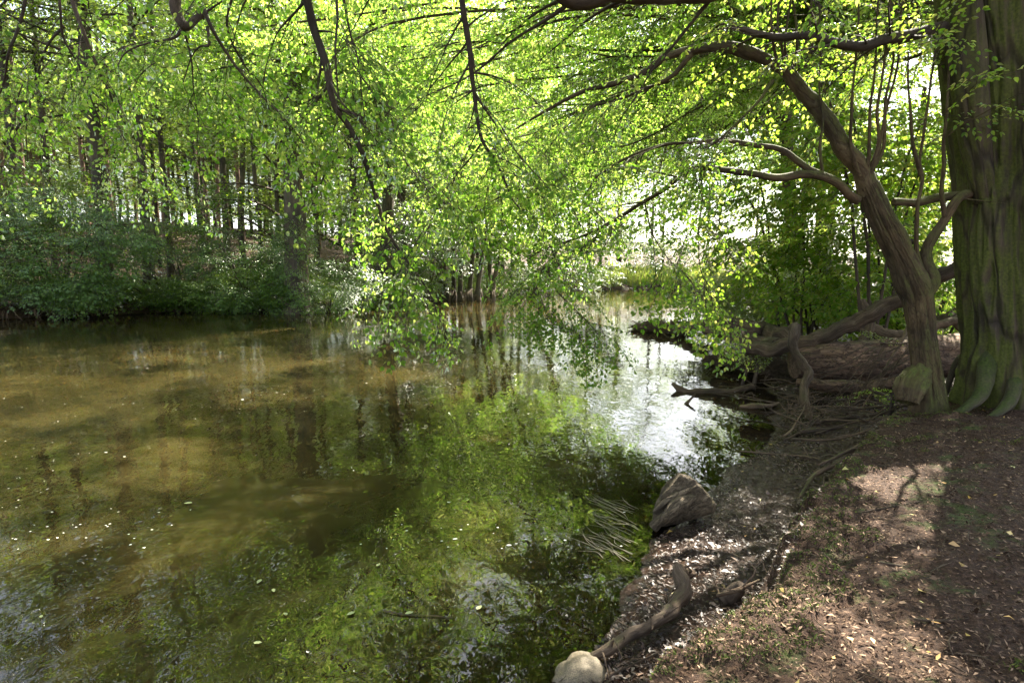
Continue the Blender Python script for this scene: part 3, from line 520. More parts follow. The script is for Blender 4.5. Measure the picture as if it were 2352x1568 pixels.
mb = MB(); big_trunk(mb, [(10.4, 11.8, gz(10.4, 11.8) - .1), (10.3, 11.7, 2.5), (10.2, 11.7, 5), (10, 11.6, 8), (9.9, 11.6, 12)], [.3, .24, .21, .18, .1], nth=40, sub=10, flare=.4, seed=44)
mb.build('trunk', M_bark2, rb)
roof(rb, np.array([10.1, 11.7, 6.8]), [np.array(e, float) for e in CENTRE], .07, 34, (.6, 1.4), 4.2, M_near, rise=.7, size=1.15, droop=.15)

roof(rb, np.array([10, 11.6, 9.5]), [np.array(e, float) for e in [(1, 14, 8.2), (3.2, 16, 9), (-1.5, 15.5, 9), (.6, 18, 9.6), (3, 13, 6.8), (-2.8, 18, 10)]], .08, 30, (.9, 1.9), 3.6, M_near, rise=.9, size=1.6)
ov = thing('riverside_tree', 'tree beyond the driftwood spit, its boughs closing over the river bend', 'tree', (10.6, 21.5, gz(10.6, 21.5) - .1))
mb = MB(); big_trunk(mb, [(10.6, 21.5, gz(10.6, 21.5) - .1), (10.4, 21.4, 3), (10, 21.3, 6), (9.6, 21.2, 10), (9.4, 21.2, 15)], [.3, .24, .21, .18, .1], nth=40, sub=10, flare=.4, seed=46)
mb.build('trunk', M_bark2, ov)
roof(ov, np.array([9.8, 21.2, 7.5]), [np.array(e, float) for e in [(-3, 20, 5.0), (-1.5, 21, 4.0), (0, 20, 4.6), (1.5, 21, 4.2), (-2, 23, 6.0), (0, 23, 6.8), (2.2, 22, 6.2), (3.6, 20, 6.8), (-3.5, 22, 8.0), (-1, 21, 8.6), (1, 22, 8.4), (3.2, 23, 9), (-2.5, 24, 10.5), (0.5, 24, 11), (3, 22, 11.5), (5.2, 22, 8.4), (-4.5, 24, 6.5), (1.2, 25, 4.6), (4.4, 25, 6.6)]], .09, 34, (1.0, 2.0), 3.0, M_near, rise=1.2, size=1.9)
fo = thing('overhanging_tree', 'tall tree on the far bank whose sunlit boughs close over the middle of the river', 'tree', (-7.5, 33.5, gz(-7.5, 33.5) - .1))
mb = MB(); big_trunk(mb, [(-7.5, 33.5, gz(-7.5, 33.5) - .1), (-7.3, 33.4, 3), (-6.9, 33, 7), (-6.4, 32.5, 11), (-6, 32, 17)], [.42, .33, .3, .26, .14], nth=40, sub=10, flare=.4, seed=49)
mb.build('trunk', M_forest, fo)
roof(fo, np.array([-6.7, 32.6, 9.5]), [np.array(e, float) for e in [(-4, 26, 7), (-1, 26, 8), (1.5, 27, 9), (4, 28, 10), (-6, 24, 10), (-3, 24, 11), (0, 25, 12), (3, 26, 13), (-8, 24, 8), (-5, 22, 13), (-2, 23, 14), (1, 23, 13.5), (5, 26, 12), (-9, 22, 12), (-4, 20, 11.5), (-7, 20, 10), (-10, 25, 10), (5.5, 30, 8), (2.5, 30, 6.5), (-.5, 30, 5.5), (-3, 29, 5), (-11, 19, 12), (-13, 23, 11), (-9, 17, 12.5), (-12, 16, 11), (-14, 20, 12.5), (-6.5, 16, 13.5), (-16, 23, 10), (-10, 21, 14)]], .12, 36, (1.2, 2.6), 3.2, M_near, rise=2.0, protos=SP_far, size=.85)
# ------------------------------------------------------------------ trees of the far bank and the forest
def crown_mesh(seed, n, rx, rz, z0, scale, protos=SP_far, mats=None, shell=.35, name='crown'):
    r = np.random.default_rng(seed); mb = MB()
    nb = 44; cl = []
    for k in range(nb):
        a = r.uniform(0, 2 * np.pi); h = r.uniform(0, 1); rr = rx * math.sqrt(max(.1, 1 - (2 * h - .9) ** 2 * .8)) * r.uniform(.65, 1.15)
        b = np.array([0, 0, z0 + h * rz * .8]); e = b + [math.cos(a) * rr, math.sin(a) * rr, r.uniform(-.6, 1.6)]
        tube(mb, np.array([b, (b + e) / 2 + r.normal(0, .25, 3), e]), [.06, .035, .01], n=4, sub=3, cap=False, mi=1)
        cl.append((b, e))
    pos = np.zeros((n, 3)); dr = np.zeros((n, 3))
    for i in range(n):
        b, e = cl[r.integers(nb)]; t = r.uniform(.25, 1.08); d = e - b; q = b + d * t + r.normal(0, 1, 3) * [.55, .55, .28] * rx * .22
        pos[i] = q; dr[i] = d / np.linalg.norm(d) + r.normal(0, .6, 3) * [1, 1, .3] + [0, 0, -.12]
    put_sprays(mb, protos, pos, dr, np.array([0, 0, 1]) + r.normal(0, .3, (n, 3)), r.uniform(.7, 1.2, n) * scale, 0, 1)
    return mb.build(name, mats or [M_far, M_twig])
PROTO = [crown_mesh(100 + k, n, rx, rz, z0, sc_) for k, (n, rx, rz, z0, sc_) in enumerate([(900, 4.4, 21, 2.2, 1.15), (760, 4.0, 19, 4.0, 1.15), (950, 4.8, 20, 1.4, 1.15)])]
HIGH = [crown_mesh(120 + k, 430, 3.6, 17, 7.5, 1.3) for k in range(2)]
WIDE = [crown_mesh(140, 2400, 6.2, 17, 7.5, 1.2, protos=SP_flat, mats=[M_near, M_twig])]
for o in PROTO + HIGH + WIDE: COL.objects.unlink(o)
TR = {}
def trunk_mesh(kind, h, r, seed, lean=(0, 0), mat=None, n=14):
    mb = MB(); q = np.array([[0, 0, -.5], [0, 0, .15], [.05, .02, h * .15], [lean[0] * .4, lean[1] * .4, h * .4], [lean[0], lean[1], h]])
    q[1:4, :2] += np.random.default_rng(seed).normal(0, .07, (3, 2))
    tube(mb, q, [r * 1.6, r * 1.25, r, r * .85, r * .35], n=n, sub=5, amp=.12, freq=3, seed=seed); return mb
def tree(name, label, x, y, h, r, crown=None, group=None, lean=(0, 0), mat=None, cs=1.0, n=14):
    z = gz(x, y); t = thing(name, label, 'tree', (x, y, z), group)
    o = trunk_mesh(0, h, r, int(rng.integers(9999)), lean, n=n).build('trunk', mat or M_forest); o.parent = t
    if crown is not None:
        c = crown.copy(); c.name = 'crown'; COL.objects.link(c); c.parent = t; c.rotation_euler = (0, 0, rng.uniform(0, 6.28)); c.scale = (cs, cs, cs * rng.uniform(.9, 1.1))
        c.location = (lean[0] * .5, lean[1] * .5, 0)
    return t
def at_px(u, d): return (u - CX) / F * d, d
# trees one can single out, placed where the photo shows their trunks
NAMED = [(250, 30, 26, .34, 1, 'broad grey trunk standing on the left bank, widest of the trunks at the far left', (0, 0)),
         (345, 31.5, 20, .25, 0, 'straight dark trunk just right of the broad grey trunk on the left bank', (.2, 0)),
         (396, 33, 19, .16, None, 'slim dark trunk between the straight dark trunk and the gap of bright sky', (.1, 0)),
         (528, 36, 20, .19, 1, 'slender tree left of centre beside the bright gap in the forest', (0, 0)),
         (566, 35, 18, .15, None, 'slim trunk leaning slightly right beside the bright gap in the forest', (.8, 0)),
         (600, 33, 17, .13, None, 'thin trunk left of the ivy covered tree at the waterline', (.2, 0)),
         (648, 31, 18, .12, 2, 'thin pale trunk right behind the ivy covered tree', (.3, 0)),
         (140, 33, 20, .2, 0, 'dark trunk half hidden by hanging leaves near the left edge', (0, 0)),
         (62, 31, 20, .2, 2, 'leafy tree at the left edge of the photo', (0, 0)),
         (470, 40, 20, .17, 0, 'tree behind the left bank, on the slope above the white lit shrub', (0, 0)),
         (820, 36, 19, .2, 2, 'leafy tree standing right of the ivy covered tree', (0, 0)),
         (935, 40, 19, .22, 0, 'tree behind the overhanging bushes in the middle of the far bank', (0, 0)),
         (1150, 52, 20, .3, 2, 'broad tree at the point where the river bends', (1.0, 0)),
         (1225, 55, 17, .28, 1, 'dark trunk leaning out to the right over the river bend', (4.5, -2)),
         (1010, 47, 20, .25, 2, 'tall leafy tree behind the clump of alder stems', (0, 0)),
         (730, 43, 20, .2, 0, 'tree seen through the leaves above the ivy covered tree', (0, 0))]
for i_, (u, d, h, r, k, lb, ln) in enumerate(NAMED):
    x, y = at_px(u, d); tree('broadleaf_tree', lb, x, y, (h - 2) * 1.25, r, PROTO[k] if k == 2 else (HIGH[i_ % 2] if k is not None else None), 'broadleaf trees of the far bank', ln, cs=1.25)
for i, (u, d, k, cs, lb) in enumerate([(960, 56, 2, 1.1, 'leafy tree filling the gap left of the alder clump'), (1060, 60, 0, 1.1, 'broad leafy tree behind the alder clump'), (1120, 66, 2, 1.2, 'tall tree behind the broad tree at the river bend'), (1190, 62, 0, 1.05, 'leafy tree over the river bend, left of the leaning trunk'), (1270, 66, 2, 1.1, 'leafy tree behind the leaning trunk at the river bend'), (1350, 68, 0, .95, 'tree right behind the leaning trunk, its crown reaching toward the reeds'), (1420, 72, 2, .8, 'lower tree left of the reeds'), (870, 50, 0, 1.1, 'leafy tree behind the tall bush on the far bank')]):
    x, y = at_px(u, d); tree('broadleaf_tree', lb, x, y, 18 * cs, .24, PROTO[k], 'broadleaf trees of the far bank', cs=cs)
for x, y, cs, lb in [(15.4, 28, 1.0, 'second wide crowned tree up the right bank'), (18.5, 35, 1.05, 'third wide crowned tree far up the right bank')]:
    tree('right_bank_tree', lb, x, y, 20 * cs, .26, WIDE[0], 'trees of the right bank', cs=cs)
for x, y, cs, lb in [(13.6, 27, 1.0, 'tall slender tree on the right bank upstream, seen right of the bright sky gap'), (17, 36, 1.0, 'tall tree far up the right bank'), (12.4, 22.5, .85, 'slender tall tree on the right bank behind the driftwood'), (21, 44, 1.0, 'farthest tall tree of the right bank')]:
    tree('right_bank_tree', lb, x, y, 20 * cs, .17, HIGH[0], 'trees of the right bank', cs=cs)
for i, u in enumerate(np.linspace(-420, 1130, 46)):
    x, y = at_px(u + rng.uniform(-12, 12), rng.uniform(58, 84)); tree('woodland_tree', 'leafy tree in the forest behind the far bank', x, y, 16, .13, PROTO[i % 3], 'leafy trees of the forest behind', cs=.9, n=8)
# ivy covered tree at the waterline
x, y = G(686, 712, .15)[:2]
iv = thing('ivy_covered_tree', 'thick ivy covered tree with spreading roots right at the far waterline', 'tree', (x, y, gz(x, y)), 'broadleaf trees of the far bank')
mb = MB(); big_trunk(mb, [(x, y, -.4), (x, y, 1.2), (x + .05, y, 4), (x + .1, y + .1, 9), (x + .4, y + .4, 19)], [.62, .50, .47, .42, .15], nth=60, sub=12, flare=.9, fh=.05, lobes=7, seed=71)
mb.build('trunk', M_forest, iv)
c = WIDE[0].copy(); c.name = 'crown'; COL.objects.link(c); c.parent = iv; c.location = (0, 0, 0); c.scale = (1.15, 1.15, 1.1)
fb = MB(); n = 420; zz = rng.uniform(.1, 4.5, n); aa = rng.uniform(0, 6.28, n); dd = np.stack([np.cos(aa), np.sin(aa), -.5 + 0 * aa], 1)
put_sprays(fb, SP_far, np.stack([x + np.cos(aa) * (.5 + .35 * np.exp(-zz)), y + np.sin(aa) * (.5 + .35 * np.exp(-zz)), zz], 1), dd, np.array([0, 0, 1]) + rng.normal(0, .4, (n, 3)), .5); fb.build('ivy', M_cool, iv)

# straight pine trunks deeper in the forest
k = 0; used = []
while k < 62:
    u = rng.uniform(-150, 700) if k < 52 else rng.uniform(700, 1050); d = rng.uniform(42, 85); x, y = at_px(u, d)
    if any((x - a) ** 2 + (y - b) ** 2 < 3.2 for a, b in used): continue
    used.append((x, y)); k += 1
    tree('pine_tree', 'straight pinkish pine trunk deep in the forest behind the far bank', x, y, rng.uniform(19, 21), rng.uniform(.13, .2), HIGH[k % 2] if k % 3 else None, 'pine trunks deep in the forest', mat=M_pine, n=8)
# leafy wood further back, all round the view
far_spots = [(u, rng.uniform(46, 95)) for u in np.linspace(-500, 1150, 38)]
for i, (u, d) in enumerate(far_spots):
    x, y = at_px(u + rng.uniform(-25, 25), d)
    tree('woodland_tree', 'leafy tree in the forest behind the far bank', x, y, 19, .16, PROTO[i % 3] if d > 52 else HIGH[i % 2], 'leafy trees of the forest behind', cs=1.15, n=8)
for i, u in enumerate(np.linspace(-700, 1200, 26)):
    x, y = at_px(u + rng.uniform(-30, 30), rng.uniform(88, 125)); tree('woodland_tree', 'leafy tree in the forest behind the far bank', x, y, 19, .16, PROTO[2 - i % 2 * 2], 'leafy trees of the forest behind', cs=1.25, n=8)
for i, (x, y, cs) in enumerate([(17, 70, 1.5), (25, 74, 1.7), (33, 78, 1.6), (42, 84, 1.6), (11, 72, 1.4), (14, 76, 1.2), (21, 80, 1.1), (30, 84, 1.2), (38, 88, 1.2), (2, 70, 1.3), (8, 74, 1.2), (46, 92, 1.2)]):
    tree('woodland_tree', 'distant tree beyond the sunlit reeds at the river bend', x, y, 13, .2, PROTO[i % 3], 'distant trees beyond the reeds', cs=cs * .66, n=8)
# trees of the right bank, behind the two hornbeams
for i, (x, y, k, cs, lb) in enumerate([(15, 14, 2, .5, 'leafy tree behind the big hornbeam'), (19, 22, 0, .55, 'leafy tree on the right bank upstream of the fallen log'), (13.5, 19.5, 2, .34, 'young tree leaning over the bramble on the right bank'), (23, 33, 2, .5, 'leafy tree far along the right bank'), (30, 42, 0, .55, 'tree at the far end of the right bank'), (19, 26, 1, .5, 'tree behind the bramble on the right bank')]):
    tree('right_bank_tree', lb, x, y, 22 * cs, .2, PROTO[k], 'trees of the right bank', cs=cs, mat=M_bark2)

# multi-stemmed alder clump at the waterline in the middle
x0, y0 = G(1070, 683, .2)[:2]
al = thing('alder_clump', 'clump of slender alder stems with bare roots at the far waterline', 'tree', (x0, y0, gz(x0, y0)))
for i, (u, dx) in enumerate([(1022, -.4), (1040, .1), (1056, .3), (1078, .9), (1098, 1.2), (1120, .6), (1132, 1.8), (1010, -1.0)]):
    xx, yy = (u - CX) / F * y0, y0 + rng.uniform(-.3, 1.5); mb = MB()
    tube(mb, [(xx, yy, -.3), (xx + .03, yy, 1), (xx + dx * .4, yy, 4), (xx + dx, yy, 8), (xx + dx * 1.8, yy, 13)], [.26, .16, .13, .11, .04], n=9, sub=4, amp=.15, freq=3); mb.build('stem', M_forest, al)
mb = MB()
for i in range(40):
    xx = x0 + rng.uniform(-2.2, 2.8); tube(mb, [(xx, y0 + .3, .75), (xx + rng.normal(0, .2), y0 - .25, .4), (xx + rng.normal(0, .3), y0 - .5, -.1)], [.045, .03, .015], n=5, sub=3, cap=False)
mb.build('root', M_root, al)
c = PROTO[1].copy(); c.name = 'crown'; COL.objects.link(c); c.parent = al; c.location = (.3, .5, 0); c.scale = (.8, .8, .85)
# big leaning trunk above the bend
mb = MB(); t = thing('leaning_trunk_tree', 'dark trunk leaning low over the water at the river bend', 'tree', P(1240, 668, 52))
tube(mb, W3((1215, 672, 52), (1250, 625, 51), (1310, 585, 49), (1380, 545, 47), (1440, 500, 45)), [.5, .42, .36, .3, .18], n=12, sub=5, amp=.12, freq=2); mb.build('trunk', M_forest, t)
fb = MB(); n = 260; q = np.array([P(u, v, d) for u, v, d in zip(rng.uniform(1230, 1470, n), rng.normal(520, 60, n), rng.uniform(43, 52, n))])
put_sprays(fb, SP_far, q, rng.normal(0, 1, (n, 3)) * [1, 1, .3], np.array([0, 0, 1]) + rng.normal(0, .3, (n, 3)), 1.2); fb.build('crown', M_far, t)

# ------------------------------------------------------------------ shrubs
def shrub(label, c, rad, n, mat, protos, scale, stems=5, flat=.2, name='shrub', group=None, down=.25, cat='shrub', base=None):
    c = np.asarray(c, float); bx, by = (base if base is not None else (c[0], c[1])); bz = gz(bx, by); t = thing(name, label, cat, (bx, by, bz), group)
    mb = MB(); tips = []
    for k in range(stems):
        e = c + rng.normal(0, .55, 3) * rad; b = np.array([bx, by, bz - .1]) + [rng.normal(0, .15), rng.normal(0, .15), 0]
        m = (b + e) / 2 + [0, 0, .25 * np.linalg.norm(e - b)]; tube(mb, [b, m, e], [.035, .022, .008], n=6, sub=6, amp=.15, freq=5, kink=.8)
    mb.build('stem', M_twig, t)
    a = rng.normal(0, 1, (n, 3)); a /= np.linalg.norm(a, axis=1)[:, None]; rr = rng.uniform(.25, 1, n) ** .5; q = a * rr[:, None]
    q = c + q * rad; q += fbm(q * 1.3, 2, 3)[:, None] * rad * .35
    keep = fbm(q * [.9, .9, 1.6], 3, 6) > -.22; q = q[keep]; m = len(q); a = a[keep]
    q[:, 2] = np.maximum(q[:, 2], .12)
    fb = MB(); put_sprays(fb, protos, q, a * [1, 1, .2] + [0, -.3, -down], np.array([0, 0, 1]) + rng.normal(0, flat, (m, 3)), rng.uniform(.7, 1.2, m) * scale)
    fb.build('foliage', mat if len(fb.f[4]) and not protos[0][2] else [mat, M_twig], t); return t
def sp(u, v, d): return P(u, v, d)
shrub('wide hazel shrub with cool green leaves overhanging the water at the far left', sp(120, 560, 24.2), (3.6, 1.6, 2.3), 1500, M_cool, SP_flat, 1.25, stems=7, base=(-20.5, 26))
shrub('hazel branch hanging down to the water below the wide hazel shrub', sp(150, 668, 23.2), (1.5, .9, .55), 300, M_cool, SP_flat, 1.0, base=(-19.5, 25.2))
shrub('shrub at the left edge above the hazel', sp(60, 440, 27), (3.2, 1.6, 1.6), 500, M_far, SP_far, 1.0)
shrub('shrub with white lit leaves in front of the broad grey trunk', sp(420, 545, 30), (2.4, 1.2, 1.0), 420, M_cool, SP_flat, 1.1)
shrub('low shrub behind the leaning bare stems on the left bank', sp(560, 590, 28.5), (2.4, 1.2, .9), 420, M_cool, SP_flat, 1.1)
shrub('bright green shrub left of the ivy covered tree', sp(600, 650, 27), (1.9, .8, .8), 330, M_far, SP_flat, 1.0)
shrub('shrub with glossy leaves right of the ivy covered tree', sp(775, 640, 29.5), (1.9, .9, 1.2), 480, M_cool, SP_flat, 1.1)
shrub('bush overhanging the water right of the glossy shrub', sp(870, 665, 31.5), (2.0, 1.2, .9), 480, M_far, SP_flat, 1.2)
shrub('tall bush behind the overhanging bush', sp(900, 540, 35), (3.2, 1.5, 2.4), 700, M_cool, SP_far, 1.0)
shrub('grey green willow bush left of the alder clump', sp(980, 585, 36), (2.2, 1.4, 1.9), 600, M_cool, SP_far, .9)
shrub('bush at the foot of the alder clump', sp(1140, 630, 44), (2.6, 1.4, 1.8), 500, M_far, SP_far, 1.0)
shrub('bush under the leaning trunk at the river bend', sp(1290, 635, 56), (5, 2, 2.0), 600, M_far, SP_far, 1.2, base=(3.6, 60))
shrub('dark bush beyond the reeds', sp(1450, 590, 66), (6, 2, 3.0), 500, M_cool, SP_far, 1.4)
shrub('bush right of the reeds', sp(1620, 590, 68), (7, 2, 3.5), 600, M_far, SP_far, 1.5)
for u, v, r, nn, mt, lb in [(240, 668, 1.3, 330, M_far, 'bright green shrub between the wide hazel and the bare stems, at the water'), (320, 675, 1.2, 300, M_far, 'low fresh green shrub on the bank below the bare stems'), (410, 668, 1.3, 330, M_far, 'yellow green shrub on the bank below the white lit shrub'), (485, 675, 1.2, 300, M_far, 'low shrub hanging over the undercut bank left of the bright green shrub'), (545, 665, 1.3, 330, M_cool, 'darker shrub between the low shrub and the bright green shrub'), (640, 672, .8, 160, M_far, 'small shrub against the left foot of the ivy covered tree'), (735, 680, 1.2, 260, M_cool, 'low leafy shrub against the right foot of the ivy covered tree')]:
    q = G(u, 722, 0); shrub(lb, sp(u, v, q[1] + .9), (r, .9, .62), nn, mt, SP_flat, .9, base=(q[0], q[1] + 1.6))
# right bank
shrub('pale sunlit bramble spreading over the right bank behind the debris', sp(1850, 660, 17), (3.0, 2.4, .8), 1300, M_pale, SP_flat, .85, name='bramble', base=(10.5, 18))
shrub('sunlit bramble at the water edge behind the driftwood', sp(1730, 690, 17), (1.2, 1.6, .7), 420, M_pale, SP_flat, .8, name='bramble', base=(9.0, 19.6))
shrub('bramble growing between the leaning hornbeam and the big hornbeam', sp(2150, 690, 12.5), (2.0, 1.5, .9), 600, M_right, SP_flat, .8, name='bramble')
shrub('bright yellow green bush behind the leaning hornbeam', sp(2080, 480, 12), (2.6, 1.2, 2.2), 520, M_right, SP_big, 1.3)
shrub('leafy bush behind the middle of the leaning hornbeam', sp(1850, 470, 13), (2.4, 1.2, 1.8), 330, M_right, SP_big, 1.3)
shrub('bush of backlit leaves high between the two hornbeams', sp(2060, 240, 10.5), (1.9, 1.0, 1.7), 300, M_right, SP_big, 1.3)
shrub('low leafy shrub left of the leaning hornbeam', sp(1900, 600, 13.5), (2.0, 1.0, 1.0), 260, M_right, SP_big, 1.2)
shrub('sprig of yellow leaves below the knobbly branch', sp(1735, 815, 9.6), (.22, .2, .1), 12, M_pale, SP_near, .7, stems=3)
shrub('leafy sprig in front of the fallen log', sp(1960, 775, 9.4), (.5, .25, .14), 34, M_pale, SP_near, .7, stems=3)
shrub('small sprig among the sticks below the fallen log', sp(1975, 920, 7.4), (.35, .3, .1), 14, M_right, SP_near, .55, stems=3)
shrub('sprig with few leaves beside the stub of the leaning hornbeam', sp(2040, 905, 6.7), (.22, .25, .08), 12, M_right, SP_near, .55, stems=3)

# bare inclined stems on the left bank
for lb, pts, r in [('dark bare stem leaning left above the left bank', [(365, 660, 27), (340, 600, 27.2), (310, 540, 27.5), (275, 490, 28)], .07), ('bare forked stem beside the dark leaning stem', [(345, 660, 26.6), (330, 590, 26.8), (300, 545, 27)], .05), ('upright bare stem left of the white lit shrub', [(372, 615, 28.5), (362, 570, 28.6), (357, 520, 28.6), (350, 470, 28.8), (358, 430, 29)], .07), ('long bare stem slanting down to the left bank', [(335, 650, 26), (290, 600, 26.2), (255, 570, 26.4)], .045), ('curved bare stem left of the ivy covered tree', [(610, 645, 28), (640, 600, 28.2), (655, 560, 28.4), (668, 500, 28.6), (672, 450, 28.8)], .08), ('slanting bare stem above the bright green shrub', [(545, 625, 27.5), (520, 580, 27.8), (500, 560, 28)], .05)]:
    mb = MB(); q = W3(*pts); tube(mb, q, np.linspace(r, r * .35, len(q)), n=8, sub=6, amp=.15, freq=4, kink=1); tag(mb.build('bare_stem', M_twig), lb, 'stem', 'bare stems on the left bank')

# undergrowth of the far bank and the right bank
def scatter_sprays(name, mat, protos, pts, scale, up, kind='stuff', label=None):
    n = len(pts); a = rng.uniform(0, 6.28, n); d = np.stack([np.cos(a), np.sin(a), np.full(n, up)], 1)
    fb = MB(); put_sprays(fb, protos, pts, d, np.array([0, 0, 1]) + rng.normal(0, .45, (n, 3)), scale * rng.uniform(.6, 1.3, n)); return tag(fb.build(name, mat), label, kind=kind)
n = 5200; u = rng.uniform(-250, 1150, n); d = 20 + 32 * rng.uniform(0, 1, n) ** 1.3; X = (u - CX) / F * d; Y = d; sdv, sg = sdist(np.stack([X, Y], 1), WP)
ok = (sdv > .25) & (sg >= NR) & (sg < NR + NL); X, Y = X[ok], Y[ok]; dens = fbm(np.stack([X, Y, 0 * X], 1) * .35, 3, 77); ok = dens > -.12; X, Y = X[ok], Y[ok]
Z = height(X, Y) + rng.uniform(0.03, .45, len(X))
scatter_sprays('undergrowth', M_cool, SP_far, np.stack([X, Y, Z], 1), .62, .5)
n = 5200; u = rng.uniform(-200, 1250, n); zz = G_ = None
sh = np.array(L_SHORE[7:]); seg_i = rng.integers(0, len(sh) - 2, n); tt = rng.uniform(0, 1, n)[:, None]; q = sh[seg_i] * (1 - tt) + sh[seg_i + 1] * tt
q = q + [0, 1.0] * rng.uniform(0.1, 2.4, n)[:, None]; ok = fbm(np.c_[q, q[:, 0] * 0] * .8, 2, 31) > -.15; q = q[ok]
scatter_sprays('nettles', M_far, SP_far, np.c_[q, height(q[:, 0], q[:, 1]) + rng.uniform(.05, .8, len(q))], .42, 1.2)
n = 3000; X = rng.uniform(4, 24, n); Y = rng.uniform(10.5, 34, n); sdv, sg = sdist(np.stack([X, Y], 1), WP); ok = (sdv > .8) & ((Y > 12.5) | (X > 7.5)); X, Y = X[ok], Y[ok]
scatter_sprays('ground_cover', M_pale, SP_flat, np.stack([X, Y, height(X, Y) + rng.uniform(0, .35, len(X))], 1), .55, .3)

# reeds at the bend
mb = MB(); n = 9000; X = rng.uniform(9.5, 26, n); Y = 61.8 + rng.uniform(0, 8, n) + (X - 10) * .12 + np.where(X > 20, (X - 20) * .7, 0); Z = height(X, Y) - .1; h = rng.uniform(.6, 1.7, n); a = rng.uniform(0, 6.28, n); w_ = .035
dx, dy = np.cos(a) * w_, np.sin(a) * w_; lx, ly = rng.normal(0, .22, n), rng.normal(0, .22, n)
V = np.stack([np.stack([X - dx, Y - dy, Z], 1), np.stack([X + dx, Y + dy, Z], 1), np.stack([X + dx * .8 + lx * .4, Y + dy * .8 + ly * .4, Z + h * .6], 1), np.stack([X + lx, Y + ly, Z + h], 1)], 1)
mb.add(V.reshape(-1, 3), np.arange(4 * n).reshape(n, 4)); tag(mb.build('reeds', M_reed), kind='stuff')

# undercut roots along the far bank
mb = MB(); n = 520; si = rng.integers(0, len(sh) - 2, n)
for k in range(n):
    t_ = rng.uniform(); p = sh[si[k]] * (1 - t_) + sh[si[k] + 1] * t_; a = rng.normal(0, .35, 2)
    tube(mb, [(p[0] + a[0] * .5, p[1] + .7, .5), (p[0] + a[0], p[1] + .15, .32), (p[0] + a[0] * 2, p[1] - .15, -.05)], [.028, .02, .008], n=4, sub=3, cap=False)
tag(mb.build('bank_roots', M_root), kind='stuff')

# ------------------------------------------------------------------ fallen wood on the right bank
def wood(name, label, pts, r, mat=None, cat='branch', group=None, n=14, amp=.34, freq=13, kink=.28, sub=9, ab=False, twigs=0, flute=None, tl=(.1, .35)):
    q = np.array(pts if ab else [P(*a) for a in pts], float); rr = np.interp(np.linspace(0, 1, len(q)), np.linspace(0, 1, len(r)), r)
    mb = MB(); sd_ = int(rng.integers(9999)); p, rad = tube(mb, q, rr, n=n, sub=sub, amp=amp, freq=freq, kink=kink, seed=sd_, flute=flute)
    for k in range(twigs):
        i = rng.integers(1, len(p) - 1); dv = rng.normal(0, 1, 3); dv[2] = abs(dv[2]) * .7; dv /= np.linalg.norm(dv); L_ = rng.uniform(*tl)
        tube(mb, [p[i], p[i] + dv * L_ * .5 + rng.normal(0, .02, 3), p[i] + dv * L_ + rng.normal(0, .04, 3)], [min(rad[i] * .5, .012), .006, .002], n=4, sub=3, cap=False)
    o = mb.build(name, mat or M_dead); return tag(o, label, cat, group)
g_ = 'fallen wood on the right bank'
def furrow(s, th):
    q = np.stack([np.cos(th) * 3 + s * 0, np.sin(th) * 3 + s * 0, s * 7 + th * 0], -1); f = 1 - np.abs(fbm(q * [1.6, 1.6, 1.1], 4, 3)) * 2.4
    return 1 + .10 * f + .05 * fbm(q * .5, 2, 5)
wood('fallen_log', 'huge fallen log with deeply furrowed bark lying behind the leaning hornbeam', [(1825, 832, 9.0), (1900, 832, 9.0), (2050, 826, 9.15), (2200, 815, 9.3), (2400, 800, 9.6)], [.24, .31, .32, .33, .34], M_log, 'log', n=72, sub=40, amp=.04, freq=5, kink=0, flute=furrow)
wood('broken_limb', 'thick broken limb rising from the debris to the right behind the leaning hornbeam', [(1712, 795, 9.4), (1765, 802, 9.2), (1818, 790, 9.1), (1870, 776, 9.0), (1947, 742, 8.9), (2035, 702, 8.8), (2130, 652, 8.6), (2225, 598, 8.3), (2290, 560, 8.0)], [.10, .115, .11, .12, .12, .11, .10, .10], M_dead, n=20, twigs=14, tl=(.15, .5))
wood('knobbly_branch', 'upright knobbly broken branch standing bent in the mud before the log', [(1812, 752, 8.2), (1822, 750, 8.1), (1816, 785, 8.05), (1820, 810, 8.0), (1838, 830, 7.9), (1855, 856, 7.8), (1850, 892, 7.65), (1844, 922, 7.5), (1856, 952, 7.4), (1858, 975, 7.35)], [.05, .075, .072, .06, .058, .06, .055, .06, .05, .03], M_dead, n=18, amp=.35, freq=12)
wood('half_sunk_log', 'long grey log lying low from the debris towards the driftwood spit', [(1618, 760, 12.2), (1660, 763, 11.8), (1700, 775, 11.2), (1745, 788, 10.6), (1800, 800, 10)], [.09, .12, .12, .13, .15], M_dead, 'log', n=18, twigs=6)
wood('sunlit_log', 'sunlit thick log beneath the bramble behind the debris', [(1640, 748, 13.5), (1700, 752, 13), (1760, 765, 12), (1820, 780, 11)], [.10, .17, .2, .2], M_dead, 'log', n=18, twigs=10)
wood('driftwood_log', 'dark log lying along the driftwood spit', [(1540, 757, 18.0), (1580, 751, 17.2), (1625, 740, 16.4), (1660, 733, 16)], [.08, .14, .12, .06], M_root, 'log', n=14, twigs=5)
wood('snag', 'short stick standing up slanted on the driftwood spit', [(1557, 760, 18.4), (1548, 745, 18.4), (1540, 735, 18.5)], [.06, .05, .03], M_root, 'stick')
wood('snag', 'straight pole lying across the top of the driftwood spit', [(1540, 741, 18.2), (1590, 742, 17.8), (1640, 744, 17.4)], [.05, .05, .04], M_dead, 'stick')
wood('floating_branch', 'smooth curved branch lying in the bright water, left end raised', [(1544, 881, 9.4), (1562, 893, 9.3), (1585, 900, 9.2), (1637, 900, 9.2), (1690, 896, 9.3), (1727, 888, 9.4)], [.03, .055, .06, .055, .06, .05], M_dead, twigs=5, tl=(.1, .25))
